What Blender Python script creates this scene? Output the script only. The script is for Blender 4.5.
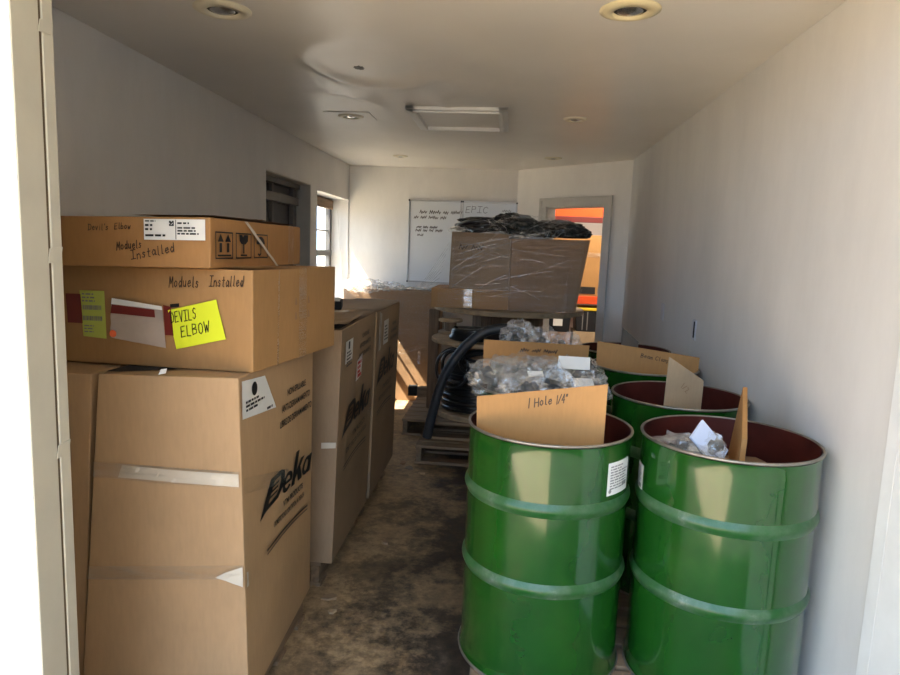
import bpy, bmesh, math, random
from mathutils import Vector, Matrix, noise as mnoise
V = Vector
C = bpy.context.scene.collection
for o in list(bpy.data.objects): bpy.data.objects.remove(o)

# ------------------------------------------------------------------ camera
EYE = V((0.0, 0.0, 1.59))
cam_d = bpy.data.cameras.new('camera'); cam = bpy.data.objects.new('camera', cam_d); C.objects.link(cam)
cam_d.sensor_width = 36.0; cam_d.lens = 26.0; cam_d.clip_start = 0.02
fw = V((-0.087, 0.987, -0.134)).normalized()
rt = V((0.9949, 0.0932, 0.0382)); rt = (rt - fw*rt.dot(fw)).normalized()
up = rt.cross(fw)
cam.matrix_world = Matrix((
    (rt.x, up.x, -fw.x, EYE.x), (rt.y, up.y, -fw.y, EYE.y), (rt.z, up.z, -fw.z, EYE.z), (0, 0, 0, 1)))
S = bpy.context.scene
S.camera = cam
# ------------------------------------------------------------------ light, exposure
S.view_settings.view_transform = 'Standard'; S.view_settings.look = 'None'
S.view_settings.gamma = 1.0; S.view_settings.use_curve_mapping = False
S.view_settings.exposure = 1.42
w = bpy.data.worlds.new('sky'); S.world = w; w.use_nodes = True
nt = w.node_tree; nt.nodes.clear()
wo = nt.nodes.new('ShaderNodeOutputWorld'); bg = nt.nodes.new('ShaderNodeBackground')
tc = nt.nodes.new('ShaderNodeTexCoord'); sp = nt.nodes.new('ShaderNodeSeparateXYZ')
rp = nt.nodes.new('ShaderNodeValToRGB')
rp.color_ramp.elements[0].position = 0.0; rp.color_ramp.elements[0].color = (0.50, 0.72, 1.0, 1)
rp.color_ramp.elements[1].position = 0.7; rp.color_ramp.elements[1].color = (0.40, 0.60, 0.95, 1)
nt.links.new(tc.outputs['Generated'], sp.inputs[0]); nt.links.new(sp.outputs['Z'], rp.inputs[0])
nt.links.new(rp.outputs[0], bg.inputs[0]); nt.links.new(bg.outputs[0], wo.inputs[0])
bg.inputs[1].default_value = 2.0
sd = bpy.data.lights.new('sun', 'SUN'); sd.energy = 15.0; sd.angle = 0.01; sd.color = (1.0, 0.90, 0.76)
sun = bpy.data.objects.new('sun', sd); C.objects.link(sun)
sun.rotation_euler = V((0.55, 0.20, -0.81)).to_track_quat('-Z', 'Y').to_euler()

# ------------------------------------------------------------------ material helpers
def mk(name):
    m = bpy.data.materials.new(name); m.use_nodes = True
    n = m.node_tree.nodes; b = n['Principled BSDF']
    return m, n, m.node_tree.links, b
def objco(n):
    return n.new('ShaderNodeTexCoord').outputs['Object']
def noi(n, l, co, scale, detail=4, rough=.55, stretch=None):
    if stretch:
        mp = n.new('ShaderNodeMapping'); mp.inputs['Scale'].default_value = stretch
        l.new(co, mp.inputs[0]); co = mp.outputs[0]
    t = n.new('ShaderNodeTexNoise'); t.inputs['Scale'].default_value = scale
    t.inputs['Detail'].default_value = detail; t.inputs['Roughness'].default_value = rough
    l.new(co, t.inputs['Vector']); return t.outputs['Fac']
def ramp(n, l, fac, stops):
    r = n.new('ShaderNodeValToRGB'); e = r.color_ramp.elements
    while len(e) < len(stops): e.new(0.5)
    for i, (p, c) in enumerate(stops):
        e[i].position = p; e[i].color = (c, c, c, 1) if isinstance(c, (int, float)) else (*c, 1)
    l.new(fac, r.inputs[0]); return r.outputs[0]
def mixc(n, l, fac, a, b, mode='MIX'):
    x = n.new('ShaderNodeMix'); x.data_type = 'RGBA'; x.blend_type = mode
    if isinstance(fac, (int, float)): x.inputs[0].default_value = fac
    else: l.new(fac, x.inputs[0])
    for i, c in ((6, a), (7, b)):
        if isinstance(c, tuple): x.inputs[i].default_value = (*c, 1)
        else: l.new(c, x.inputs[i])
    return x.outputs[2]
def bump(n, l, b, h, strength, dist=.01):
    k = n.new('ShaderNodeBump'); k.inputs['Strength'].default_value = strength; k.inputs['Distance'].default_value = dist
    l.new(h, k.inputs['Height']); l.new(k.outputs[0], b.inputs['Normal'])
def plain(name, col, rough=.5, metal=0., vary=.12, scale=8., bmp=0., bscale=40., coat=0., spec=None):
    m, n, l, b = mk(name); co = objco(n)
    f = noi(n, l, co, scale)
    r = ramp(n, l, f, [(.3, tuple(c*(1-vary) for c in col)), (.7, tuple(min(1, c*(1+vary)) for c in col))])
    l.new(r, b.inputs['Base Color'])
    b.inputs['Roughness'].default_value = rough; b.inputs['Metallic'].default_value = metal
    if spec is not None: b.inputs['Specular IOR Level'].default_value = spec
    if coat: b.inputs['Coat Weight'].default_value = coat; b.inputs['Coat Roughness'].default_value = .12
    if bmp: bump(n, l, b, noi(n, l, co, bscale), bmp, .004)
    return m
def cardboard(name, col, seed=0.):
    m, n, l, b = mk(name); co = objco(n)
    f1 = noi(n, l, co, 2.2+seed, 5); f2 = noi(n, l, co, 80, 3, .6, (1, 1, .2))
    c1 = ramp(n, l, f1, [(.3, tuple(c*.9 for c in col)), (.7, tuple(c*1.08 for c in col))])
    c2 = ramp(n, l, f2, [(.3, .95), (.7, 1.03)])
    l.new(mixc(n, l, 1.0, c1, c2, 'MULTIPLY'), b.inputs['Base Color'])
    b.inputs['Roughness'].default_value = .62; b.inputs['Specular IOR Level'].default_value = .3
    bump(n, l, b, noi(n, l, co, 7, 3), .25, .01)
    return m
def wood(name, col, axis=0):
    m, n, l, b = mk(name); co = objco(n)
    st = [14, 14, 14]; st[axis] = 1.2
    f = noi(n, l, co, 2.5, 6, .6, tuple(st))
    r = ramp(n, l, f, [(.25, tuple(c*.55 for c in col)), (.55, col), (.8, tuple(c*1.2 for c in col))])
    l.new(r, b.inputs['Base Color']); b.inputs['Roughness'].default_value = .75
    bump(n, l, b, f, .3, .004); return m
def film(name, tint=(.9, .9, .9), dens=.35, streak=(1, 1, 1), scale=9., rough=.12, gloss=.35, bmp=.6):
    """thin clear plastic: see-through, with glossy and milky creases"""
    m = bpy.data.materials.new(name); m.use_nodes = True
    n = m.node_tree.nodes; l = m.node_tree.links; n.clear()
    out = n.new('ShaderNodeOutputMaterial'); co = objco(n)
    f = noi(n, l, co, scale, 5, .6, streak)
    tr = n.new('ShaderNodeBsdfTransparent'); gl = n.new('ShaderNodeBsdfGlossy'); df = n.new('ShaderNodeBsdfDiffuse'); tl = n.new('ShaderNodeBsdfTranslucent')
    gl.inputs['Roughness'].default_value = rough; df.inputs['Color'].default_value = (*tint, 1); tl.inputs['Color'].default_value = (*tint, 1)
    gl.inputs['Color'].default_value = (1, 1, 1, 1)
    k = n.new('ShaderNodeBump'); k.inputs['Strength'].default_value = bmp; k.inputs['Distance'].default_value = .02
    l.new(f, k.inputs['Height'])
    for s in (gl, df): l.new(k.outputs[0], s.inputs['Normal'])
    a = n.new('ShaderNodeMixShader'); a.inputs[0].default_value = .4; l.new(df.outputs[0], a.inputs[1]); l.new(tl.outputs[0], a.inputs[2])
    b2 = n.new('ShaderNodeMixShader'); b2.inputs[0].default_value = gloss; l.new(a.outputs[0], b2.inputs[1]); l.new(gl.outputs[0], b2.inputs[2])
    c = n.new('ShaderNodeMixShader'); r = ramp(n, l, f, [(.42, dens*.35), (.62, dens), (.75, min(1, dens*2.2))]); l.new(r, c.inputs[0])
    l.new(tr.outputs[0], c.inputs[1]); l.new(b2.outputs[0], c.inputs[2]); l.new(c.outputs[0], out.inputs[0])
    return m

def paint(name, col, rough=.55):
    m, n, l, b = mk(name); co = objco(n)
    f1 = noi(n, l, co, 1.1, 5, .6); f2 = noi(n, l, co, 3.2, 6, .7, (1, 1, .35))
    c1 = ramp(n, l, f1, [(.3, tuple(c*.93 for c in col)), (.7, col)])
    c2 = ramp(n, l, f2, [(.35, .93), (.6, 1.0)])
    l.new(mixc(n, l, 1.0, c1, c2, 'MULTIPLY'), b.inputs['Base Color'])
    b.inputs['Roughness'].default_value = rough
    bump(n, l, b, noi(n, l, co, 5, 5), .12, .01); return m

M = {}
M['wall'] = paint('wall paint', (.75, .73, .70))
M['wall_back'] = paint('sun-brightened back wall paint', (.82, .785, .73))  # paler than the side walls, window sun worked into the colour
M['trim'] = plain('cream trim paint', (.58, .545, .44), .45, vary=.05, bmp=.2, bscale=14)
M['white_trim'] = plain('white trim paint', (.80, .80, .78), .4, vary=.04, bmp=.1)
M['casing'] = plain('grey casing paint', (.52, .50, .45), .45, vary=.05)
M['crack'] = plain('dark crack', (.12, .08, .04), .9)
M['dark'] = plain('dark recess', (.015, .014, .013), .8)

def ceiling_mat():
    m, n, l, b = mk('ceiling paint'); co = objco(n)
    f1 = noi(n, l, co, 1.4, 5)
    l.new(ramp(n, l, f1, [(.3, (.68, .645, .59)), (.7, (.75, .715, .66))]), b.inputs['Base Color'])
    b.inputs['Roughness'].default_value = .33
    bump(n, l, b, noi(n, l, co, 2.0, 3, .5, (1, .6, 1)), .45, .03); return m
M['ceiling'] = ceiling_mat()
def floor_mat():
    m, n, l, b = mk('stained concrete'); co = objco(n)
    f1 = noi(n, l, co, 2.4, 8, .72); f2 = noi(n, l, co, 13, 8, .75); f3 = noi(n, l, co, 28, 4, .6)
    st = ramp(n, l, f1, [(.43, 0.), (.57, 1.)])
    dk = ramp(n, l, f2, [(.36, (.018, .013, .009)), (.52, (.060, .043, .028)), (.74, (.17, .125, .08))])
    tn = ramp(n, l, f2, [(.3, (.16, .10, .05)), (.55, (.42, .29, .155)), (.8, (.52, .38, .22))])
    # bare tan along the cartons (x < -0.55) fading into oily dark in the aisle
    s = n.new('ShaderNodeSeparateXYZ'); l.new(co, s.inputs[0])
    mr = n.new('ShaderNodeMapRange'); mr.inputs[1].default_value = -.80; mr.inputs[2].default_value = -.15
    mr.inputs[3].default_value = .66; mr.inputs[4].default_value = -.42
    l.new(s.outputs['X'], mr.inputs[0])
    ad = n.new('ShaderNodeMath'); ad.operation = 'ADD'; ad.use_clamp = True
    sc = n.new('ShaderNodeMath'); sc.operation = 'MULTIPLY'; sc.inputs[1].default_value = .85; l.new(st, sc.inputs[0])
    l.new(sc.outputs[0], ad.inputs[0]); l.new(mr.outputs[0], ad.inputs[1])
    c = mixc(n, l, ad.outputs[0], dk, tn)
    c = mixc(n, l, 1., c, ramp(n, l, f3, [(.3, .72), (.6, 1.05)]), 'MULTIPLY')
    l.new(c, b.inputs['Base Color'])
    l.new(ramp(n, l, f2, [(.3, .45), (.7, .85)]), b.inputs['Roughness'])
    bump(n, l, b, f2, .35, .01); return m
M['floor'] = floor_mat()
M['apron'] = plain('sunlit concrete apron', (.52, .42, .285), .8, vary=.12, scale=2)
M['outside_dark'] = plain('outside_dark', (.07, .07, .07), .9, vary=.2, scale=5)
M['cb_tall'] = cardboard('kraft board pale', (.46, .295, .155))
M['cb_mid'] = cardboard('kraft board warm', (.39, .215, .085), .5)
M['cb_top'] = cardboard('kraft board orange', (.38, .195, .07), 1.)
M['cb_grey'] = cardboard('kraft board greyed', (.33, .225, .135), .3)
M['cb_brown'] = cardboard('kraft board brown', (.32, .19, .10), .7)
M['cb_sign'] = cardboard('divider board', (.46, .235, .080), .2)
M['cb_pale'] = cardboard('pale divider board', (.50, .36, .22), .9)
M['cb_dark'] = cardboard('grey board', (.22, .18, .14), .9)
M['ink'] = plain('black print', (.012, .011, .010), .5, vary=.02)
M['marker'] = plain('marker ink', (.055, .032, .018), .5, vary=.02)
M['grey_ink'] = plain('grey print', (.22, .21, .20), .6, vary=.02)
M['red_ink'] = plain('red print', (.55, .04, .03), .5, vary=.04)
M['label'] = plain('white label', (.80, .78, .73), .4, vary=.03)
M['paper_blue'] = plain('pale blue paper', (.62, .68, .82), .5, vary=.04)
M['label_grey'] = plain('greyed label', (.60, .58, .53), .5, vary=.05)
M['yellow'] = plain('fluorescent note paper', (.80, .88, .03), .55, vary=.02)
M['lime'] = plain('lime packing list', (.46, .52, .09), .5, vary=.03)
M['tape'] = film('clear packing tape', (.95, .82, .64), .36, (1, 1, 6), 4., .12, .65, .35)
M['tape_white_glare'] = plain('white tape and painted glare', (.66, .59, .48), .18, vary=.05, bmp=.5, bscale=12)  # pale tape; the glare patches use it as a painted highlight
M['pouch'] = plain('packing slip pouch', (.42, .34, .28), .25, vary=.10, bmp=.4, bscale=30, coat=.5)
M['pouch_red'] = plain('dark red pouch band', (.16, .02, .015), .35, vary=.1)
M['orange_dot'] = plain('orange sticker', (.90, .16, .05), .5, vary=.02)
M['wood'] = wood('weathered pallet wood', (.27, .18, .105))
M['wood_y'] = wood('weathered pallet wood lengthwise', (.25, .165, .095), 1)
M['wood_z'] = wood('reel stave wood', (.21, .13, .075), 2)
M['ply'] = wood('plywood flange', (.40, .28, .16), 0)
M['cable'] = plain('black cable sheath', (.012, .012, .013), .28, vary=.1, coat=.3)
M['conduit'] = plain('black conduit', (.028, .030, .034), .45, vary=.1)
M['blackbag'] = plain('black polythene', (.016, .019, .019), .20, vary=.2, bmp=.8, bscale=22)
M['bag'] = film('clear polythene bag', (.93, .91, .86), .42, (1, 1, 1), 11., .08, .50, .9)
M['wrap'] = film('stretch wrap', (.80, .70, .60), .10, (.5, 1.0, 6), 7., .16, .65, 1.)
M['wrap_glint'] = film('crinkled clear film', (.9, .9, .88), .13, (1, 1, 1), 16., .06, .8, 1.)
M['wrap_thick'] = film('bunched stretch wrap', (.92, .90, .86), .55, (1, 1, 1), 14., .15, .30, .9)
M['fitting'] = plain('galvanised steel', (.16, .16, .155), .40, .6, vary=.25, scale=30)
M['steel'] = plain('bare worn steel lip', (.30, .265, .22), .42, .75, vary=.25, scale=25)
M['red_oxide'] = plain('red oxide lining', (.060, .011, .007), .55, vary=.3, scale=6, spec=.25)
M['light_ring'] = plain('ivory light trim', (.72, .66, .50), .4, vary=.04)
M['light_yellow'] = plain('yellowed light trim', (.70, .61, .38), .4, vary=.06)
M['chrome'] = plain('reflector', (.55, .54, .52), .2, .9, vary=.05)
M['frame'] = plain('aluminium frame', (.55, .54, .52), .35, .7, vary=.05)
M['board'] = plain('whiteboard', (.74, .75, .75), .22, vary=.02, scale=2)
M['win_grey'] = plain('grey metal window frame', (.13, .125, .12), .5, vary=.08)
M['shutter'] = plain('grey shutter board', (.10, .10, .105), .55, vary=.08)
M['valance'] = wood('brown valance', (.20, .125, .07), 1)
M['orange'] = plain('orange rack paint', (.80, .085, .012), .4, vary=.05)
M['rack_shade'] = plain('dark red beam lip shade', (.13, .012, .008), .5, vary=.05)
M['lid'] = plain('yellow tote lid', (.80, .55, .02), .4, vary=.05)
M['tote'] = plain('black tote', (.012, .013, .016), .35, vary=.1)
M['plate'] = plain('switch plate', (.62, .63, .66), .4, vary=.02)

def green_mat():
    m, n, l, b = mk('green drum enamel'); co = objco(n)
    f1 = noi(n, l, co, 4, 5); f2 = noi(n, l, co, 40, 5, .7, (1, 1, .25)); f3 = noi(n, l, co, 22, 5, .7, (1, 1, .6))
    g = ramp(n, l, f1, [(.3, (.006, .052, .005)), (.7, (.010, .074, .007))])
    sc = ramp(n, l, f3, [(.72, 0.), (.80, .35)])
    l.new(mixc(n, l, sc, g, (.12, .20, .11)), b.inputs['Base Color'])
    l.new(ramp(n, l, f2, [(.3, .22), (.7, .27)]), b.inputs['Roughness'])
    b.inputs['Coat Weight'].default_value = 1.; b.inputs['Coat Roughness'].default_value = .10; b.inputs['Coat IOR'].default_value = 1.55; b.inputs['Specular IOR Level'].default_value = .2
    bump(n, l, b, noi(n, l, co, 5, 3, .5, (1, 1, .5)), .16, .02); return m
M['green'] = green_mat()
def hoop_mat():
    m, n, l, b = mk('scuffed drum hoop'); co = objco(n)
    f1 = noi(n, l, co, 9, 6, .7)
    l.new(ramp(n, l, f1, [(.40, (.010, .08, .012)), (.58, (.06, .12, .055)), (.75, (.22, .25, .19))]), b.inputs['Base Color'])
    b.inputs['Roughness'].default_value = .3; return m
M['hoop'] = hoop_mat()
def glass_mat():
    m = bpy.data.materials.new('window glass'); m.use_nodes = True; n = m.node_tree.nodes; l = m.node_tree.links; n.clear()
    o = n.new('ShaderNodeOutputMaterial'); t = n.new('ShaderNodeBsdfTransparent'); g = n.new('ShaderNodeBsdfGlossy'); x = n.new('ShaderNodeMixShader')
    g.inputs['Roughness'].default_value = .02; x.inputs[0].default_value = .06
    t.inputs[0].default_value = (.93, .95, .95, 1)
    l.new(t.outputs[0], x.inputs[1]); l.new(g.outputs[0], x.inputs[2]); l.new(x.outputs[0], o.inputs[0]); return m
M['glass'] = glass_mat()
def emit(name, col, e):
    m, n, l, b = mk(name); b.inputs['Base Color'].default_value = (*col, 1)
    b.inputs['Emission Color'].default_value = (*col, 1); b.inputs['Emission Strength'].default_value = e; return m
M['tube'] = emit('lit lamp tube', (1, .86, .66), 14)

# ------------------------------------------------------------------ object helpers (all shapes are given in world metres)
def world_origin(o):
    p = V((0, 0, 0))
    while o: p += o.location; o = o.parent
    return p
def obj(name, bm, m, parent=None, smooth=False, at=None):
    org = world_origin(parent) if parent else (V(at) if at is not None else V((0, 0, 0)))
    if org.length: bmesh.ops.translate(bm, verts=bm.verts, vec=-org)
    me = bpy.data.meshes.new(name); bm.to_mesh(me); bm.free()
    if smooth:
        for p in me.polygons: p.use_smooth = True
    me.materials.append(M[m] if isinstance(m, str) else m)
    o = bpy.data.objects.new(name, me); C.objects.link(o)
    if parent: o.parent = parent
    elif at is not None: o.location = at
    return o
def thing(name, label, cat, loc, group=None):
    o = bpy.data.objects.new(name, None); C.objects.link(o); o.location = loc; o.empty_display_size = .1
    return tag(o, label, cat, group)
def tag(o, label, cat, group=None):
    o['label'] = label; o['category'] = cat
    if group: o['group'] = group
    return o
def struct(name, bm, m, parent=None, smooth=False):
    o = obj(name, bm, m, parent, smooth)
    if not parent: o['kind'] = 'structure'
    return o
def dup(root, loc, label, group=None, skip=()):
    r = root.copy(); C.objects.link(r); r.location = loc; r['label'] = label
    if group: r['group'] = group
    for ch in list(root.children):
        if ch.name.split('.')[0] in skip: continue
        c = ch.copy(); C.objects.link(c); c.parent = r
        for g in ch.children:
            d = g.copy(); C.objects.link(d); d.parent = c
    return r
def B(): return bmesh.new()
def box(bm, a, b, bev=0.):
    a, b = V(a), V(b)
    vs = [bm.verts.new((x, y, z)) for z in (a.z, b.z) for (x, y) in ((a.x, a.y), (b.x, a.y), (b.x, b.y), (a.x, b.y))]
    return hexfaces(bm, vs, bev)
def hexfaces(bm, vs, bev=0.):
    fs = [bm.faces.new([vs[i] for i in q]) for q in ((3, 2, 1, 0), (4, 5, 6, 7), (0, 1, 5, 4), (1, 2, 6, 5), (2, 3, 7, 6), (3, 0, 4, 7))]
    if bev:
        es = list({e for f in fs for e in f.edges})
        bmesh.ops.bevel(bm, geom=es, offset=bev, segments=2, affect='EDGES', profile=.5)
    return fs
def hexa(bm, pts, bev=0.):
    """pts: bottom FL FR BR BL then top FL FR BR BL"""
    return hexfaces(bm, [bm.verts.new(p) for p in pts], bev)
def obox(bm, c, ax, ay, az, bev=0.):
    c, ax, ay, az = V(c), V(ax), V(ay), V(az)
    hexa(bm, [c+sx*ax+sy*ay+sz*az for sz in (-1, 1) for sx, sy in ((-1, -1), (1, -1), (1, 1), (-1, 1))], bev)
def carton(bm, p, n=10, amp=.003, seed=0., bulge=.0):
    """corrugated carton from eight corners, faces gently uneven, edges softened"""
    p = [V(q) for q in p]
    def tri(u, v, q):
        a = p[0].lerp(p[1], u).lerp(p[3].lerp(p[2], u), v); b = p[4].lerp(p[5], u).lerp(p[7].lerp(p[6], u), v)
        return a.lerp(b, q)
    ctr = sum(p, V())/8
    for ax in range(3):
        for side in (0, 1):
            g = []
            for i in range(n+1):
                row = []
                for j in range(n+1):
                    a, b = i/n, j/n
                    c = [0, 0, 0]; c[ax] = side; c[(ax+1) % 3] = a; c[(ax+2) % 3] = b
                    w_ = tri(*c)
                    k = (16*a*(1-a)*b*(1-b))
                    nd = V((0, 0, 0)); cc = list(c); cc[ax] = .5; nd = (w_ - tri(*cc)).normalized()
                    w_ = w_ + nd*(amp*min(1, 4*min(a, 1-a, b, 1-b)+.15)*mnoise.noise(w_*5+V((seed, 0, 0))) + bulge*k)
                    row.append(bm.verts.new(w_))
                g.append(row)
            for i in range(n):
                for j in range(n):
                    q = [g[i][j], g[i+1][j], g[i+1][j+1], g[i][j+1]]
                    if not side: q.reverse()
                    bm.faces.new(q)
    bmesh.ops.remove_doubles(bm, verts=bm.verts, dist=.0015)
    bmesh.ops.recalc_face_normals(bm, faces=bm.faces)
    es = [e for e in bm.edges if len(e.link_faces) == 2 and e.calc_face_angle() > .8]
    bmesh.ops.bevel(bm, geom=es, offset=.004, segments=2, affect='EDGES', profile=.5)
def lathe(bm, prof, c=(0, 0, 0), n=64, closed=False):
    c = V(c); rings = []
    for r, z in prof:
        rings.append([bm.verts.new(c + V((r*math.cos(2*math.pi*k/n), r*math.sin(2*math.pi*k/n), z))) for k in range(n)])
    idx = range(len(prof) if closed else len(prof)-1)
    for i in idx:
        a, b = rings[i], rings[(i+1) % len(prof)]
        for k in range(n): bm.faces.new((a[k], a[(k+1) % n], b[(k+1) % n], b[k]))
    return rings
def disc(bm, c, r, z0, z1, n=64, hole=0., bev=.004):
    if hole: prof = [(hole, z0), (r-bev, z0), (r, z0+bev), (r, z1-bev), (r-bev, z1), (hole, z1)]; lathe(bm, prof, c, n, True); return
    rings = lathe(bm, [(r-bev, z0), (r, z0+bev), (r, z1-bev), (r-bev, z1)], c, n)
    bm.faces.new(list(reversed(rings[0]))); bm.faces.new(rings[-1])
def smooth_path(pts, n=12):
    pts = [V(p) for p in pts]; out = []
    for i in range(len(pts)-1):
        p0, p1, p2, p3 = pts[max(i-1, 0)], pts[i], pts[i+1], pts[min(i+2, len(pts)-1)]
        for k in range(n):
            t = k/n
            out.append(.5*((2*p1) + (p2-p0)*t + (2*p0-5*p1+4*p2-p3)*t*t + (3*p1-p0-3*p2+p3)*t**3))
    out.append(pts[-1]); return out
def tube(bm, pts, r, n=8, rib=0.):
    rings = []; prev = None
    for i, p in enumerate(pts):
        d = (pts[min(i+1, len(pts)-1)] - pts[max(i-1, 0)]).normalized()
        a = prev - d*prev.dot(d) if prev is not None else d.orthogonal()
        if a.length < 1e-5: a = d.orthogonal()
        a.normalize(); prev = a; b = d.cross(a)
        rr = r*(1+rib*(1 if i % 2 else -1))
        rings.append([bm.verts.new(p + rr*(a*math.cos(2*math.pi*k/n)+b*math.sin(2*math.pi*k/n))) for k in range(n)])
    for A, Bq in zip(rings, rings[1:]):
        for k in range(n): bm.faces.new((A[k], A[(k+1) % n], Bq[(k+1) % n], Bq[k]))
    bm.faces.new(list(reversed(rings[0]))); bm.faces.new(rings[-1])
def blob(bm, c, size, seed, sub=4, amp=.25, freq=2.2, rotz=0., flat=None, peak=0.):
    """crumpled bag shape"""
    t = bmesh.new(); bmesh.ops.create_icosphere(t, subdivisions=sub, radius=1.)
    mat = Matrix.Rotation(rotz, 3, 'Z'); c = V(c); s = V(size)
    for v in t.verts:
        d = v.co.normalized()
        q = d*freq + V((seed*3.1, seed*1.7, seed))
        k = 1 + amp*(1-2*abs(mnoise.noise(q))) - amp*.5 + amp*.45*(abs(mnoise.noise(q*2.7))*2-.5) + amp*.25*mnoise.noise(q*6)
        p = V((d.x*s.x, d.y*s.y, d.z*s.z))*k
        if peak: q_ = 1-peak*max(0, min(1, (p.z/s.z+.6)/1.7)); p.x *= q_*1.2; p.y *= q_
        if flat is not None and p.z < flat: p.z = flat + (p.z-flat)*.08
        v.co = c + mat @ p
    me = bpy.data.meshes.new('tmp'); t.to_mesh(me); t.free(); bm.from_mesh(me); bpy.data.meshes.remove(me)

# surfaces to write or stick on -------------------------------------
def face(p00, p10, p11, p01, off=.004):
    """map (s metres from left, t metres from bottom, lift) onto a quad"""
    p00, p10, p11, p01 = map(V, (p00, p10, p11, p01))
    L = (p10-p00).length; H = (p01-p00).length
    nrm = ((p10-p00).cross(p01-p00)).normalized()
    def f(s, t, k=0.):
        u, v = s/L, t/H
        return p00.lerp(p10, u).lerp(p01.lerp(p11, u), v) + nrm*(off+k)
    f.L, f.H = L, H
    return f
def patch(bm, f, q, k=0., n=6, wav=0., seed=0.):
    """sheet stuck on surface f; q = four (s,t) corners counter-clockwise from bottom left"""
    g = []
    for i in range(n+1):
        row = []
        for j in range(n+1):
            u, v = i/n, j/n
            s = (q[0][0]*(1-u)+q[1][0]*u)*(1-v) + (q[3][0]*(1-u)+q[2][0]*u)*v
            t = (q[0][1]*(1-u)+q[1][1]*u)*(1-v) + (q[3][1]*(1-u)+q[2][1]*u)*v
            row.append(bm.verts.new(f(s, t, k + wav*abs(mnoise.noise(V((s*22, t*22, seed)))))))
        g.append(row)
    for i in range(n):
        for j in range(n): bm.faces.new((g[i][j], g[i+1][j], g[i+1][j+1], g[i][j+1]))
def rect(s0, t0, s1, t1): return [(s0, t0), (s1, t0), (s1, t1), (s0, t1)]
def poly(bm, f, pts, k=0.):
    bm.faces.new([bm.verts.new(f(s, t, k)) for s, t in pts])
def ribbon(bm, f, pts, wd, k=0.):
    for (a, b), (c, d) in zip(pts, pts[1:]):
        dx, dy = c-a, d-b; L = math.hypot(dx, dy)
        if L < 1e-6: continue
        ux, uy = dx/L*wd/2, dy/L*wd/2
        poly(bm, f, [(a-ux+uy, b-uy-ux), (c+ux+uy, d+uy-ux), (c+ux-uy, d+uy+ux), (a-ux-uy, b-uy+ux)], k)
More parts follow.
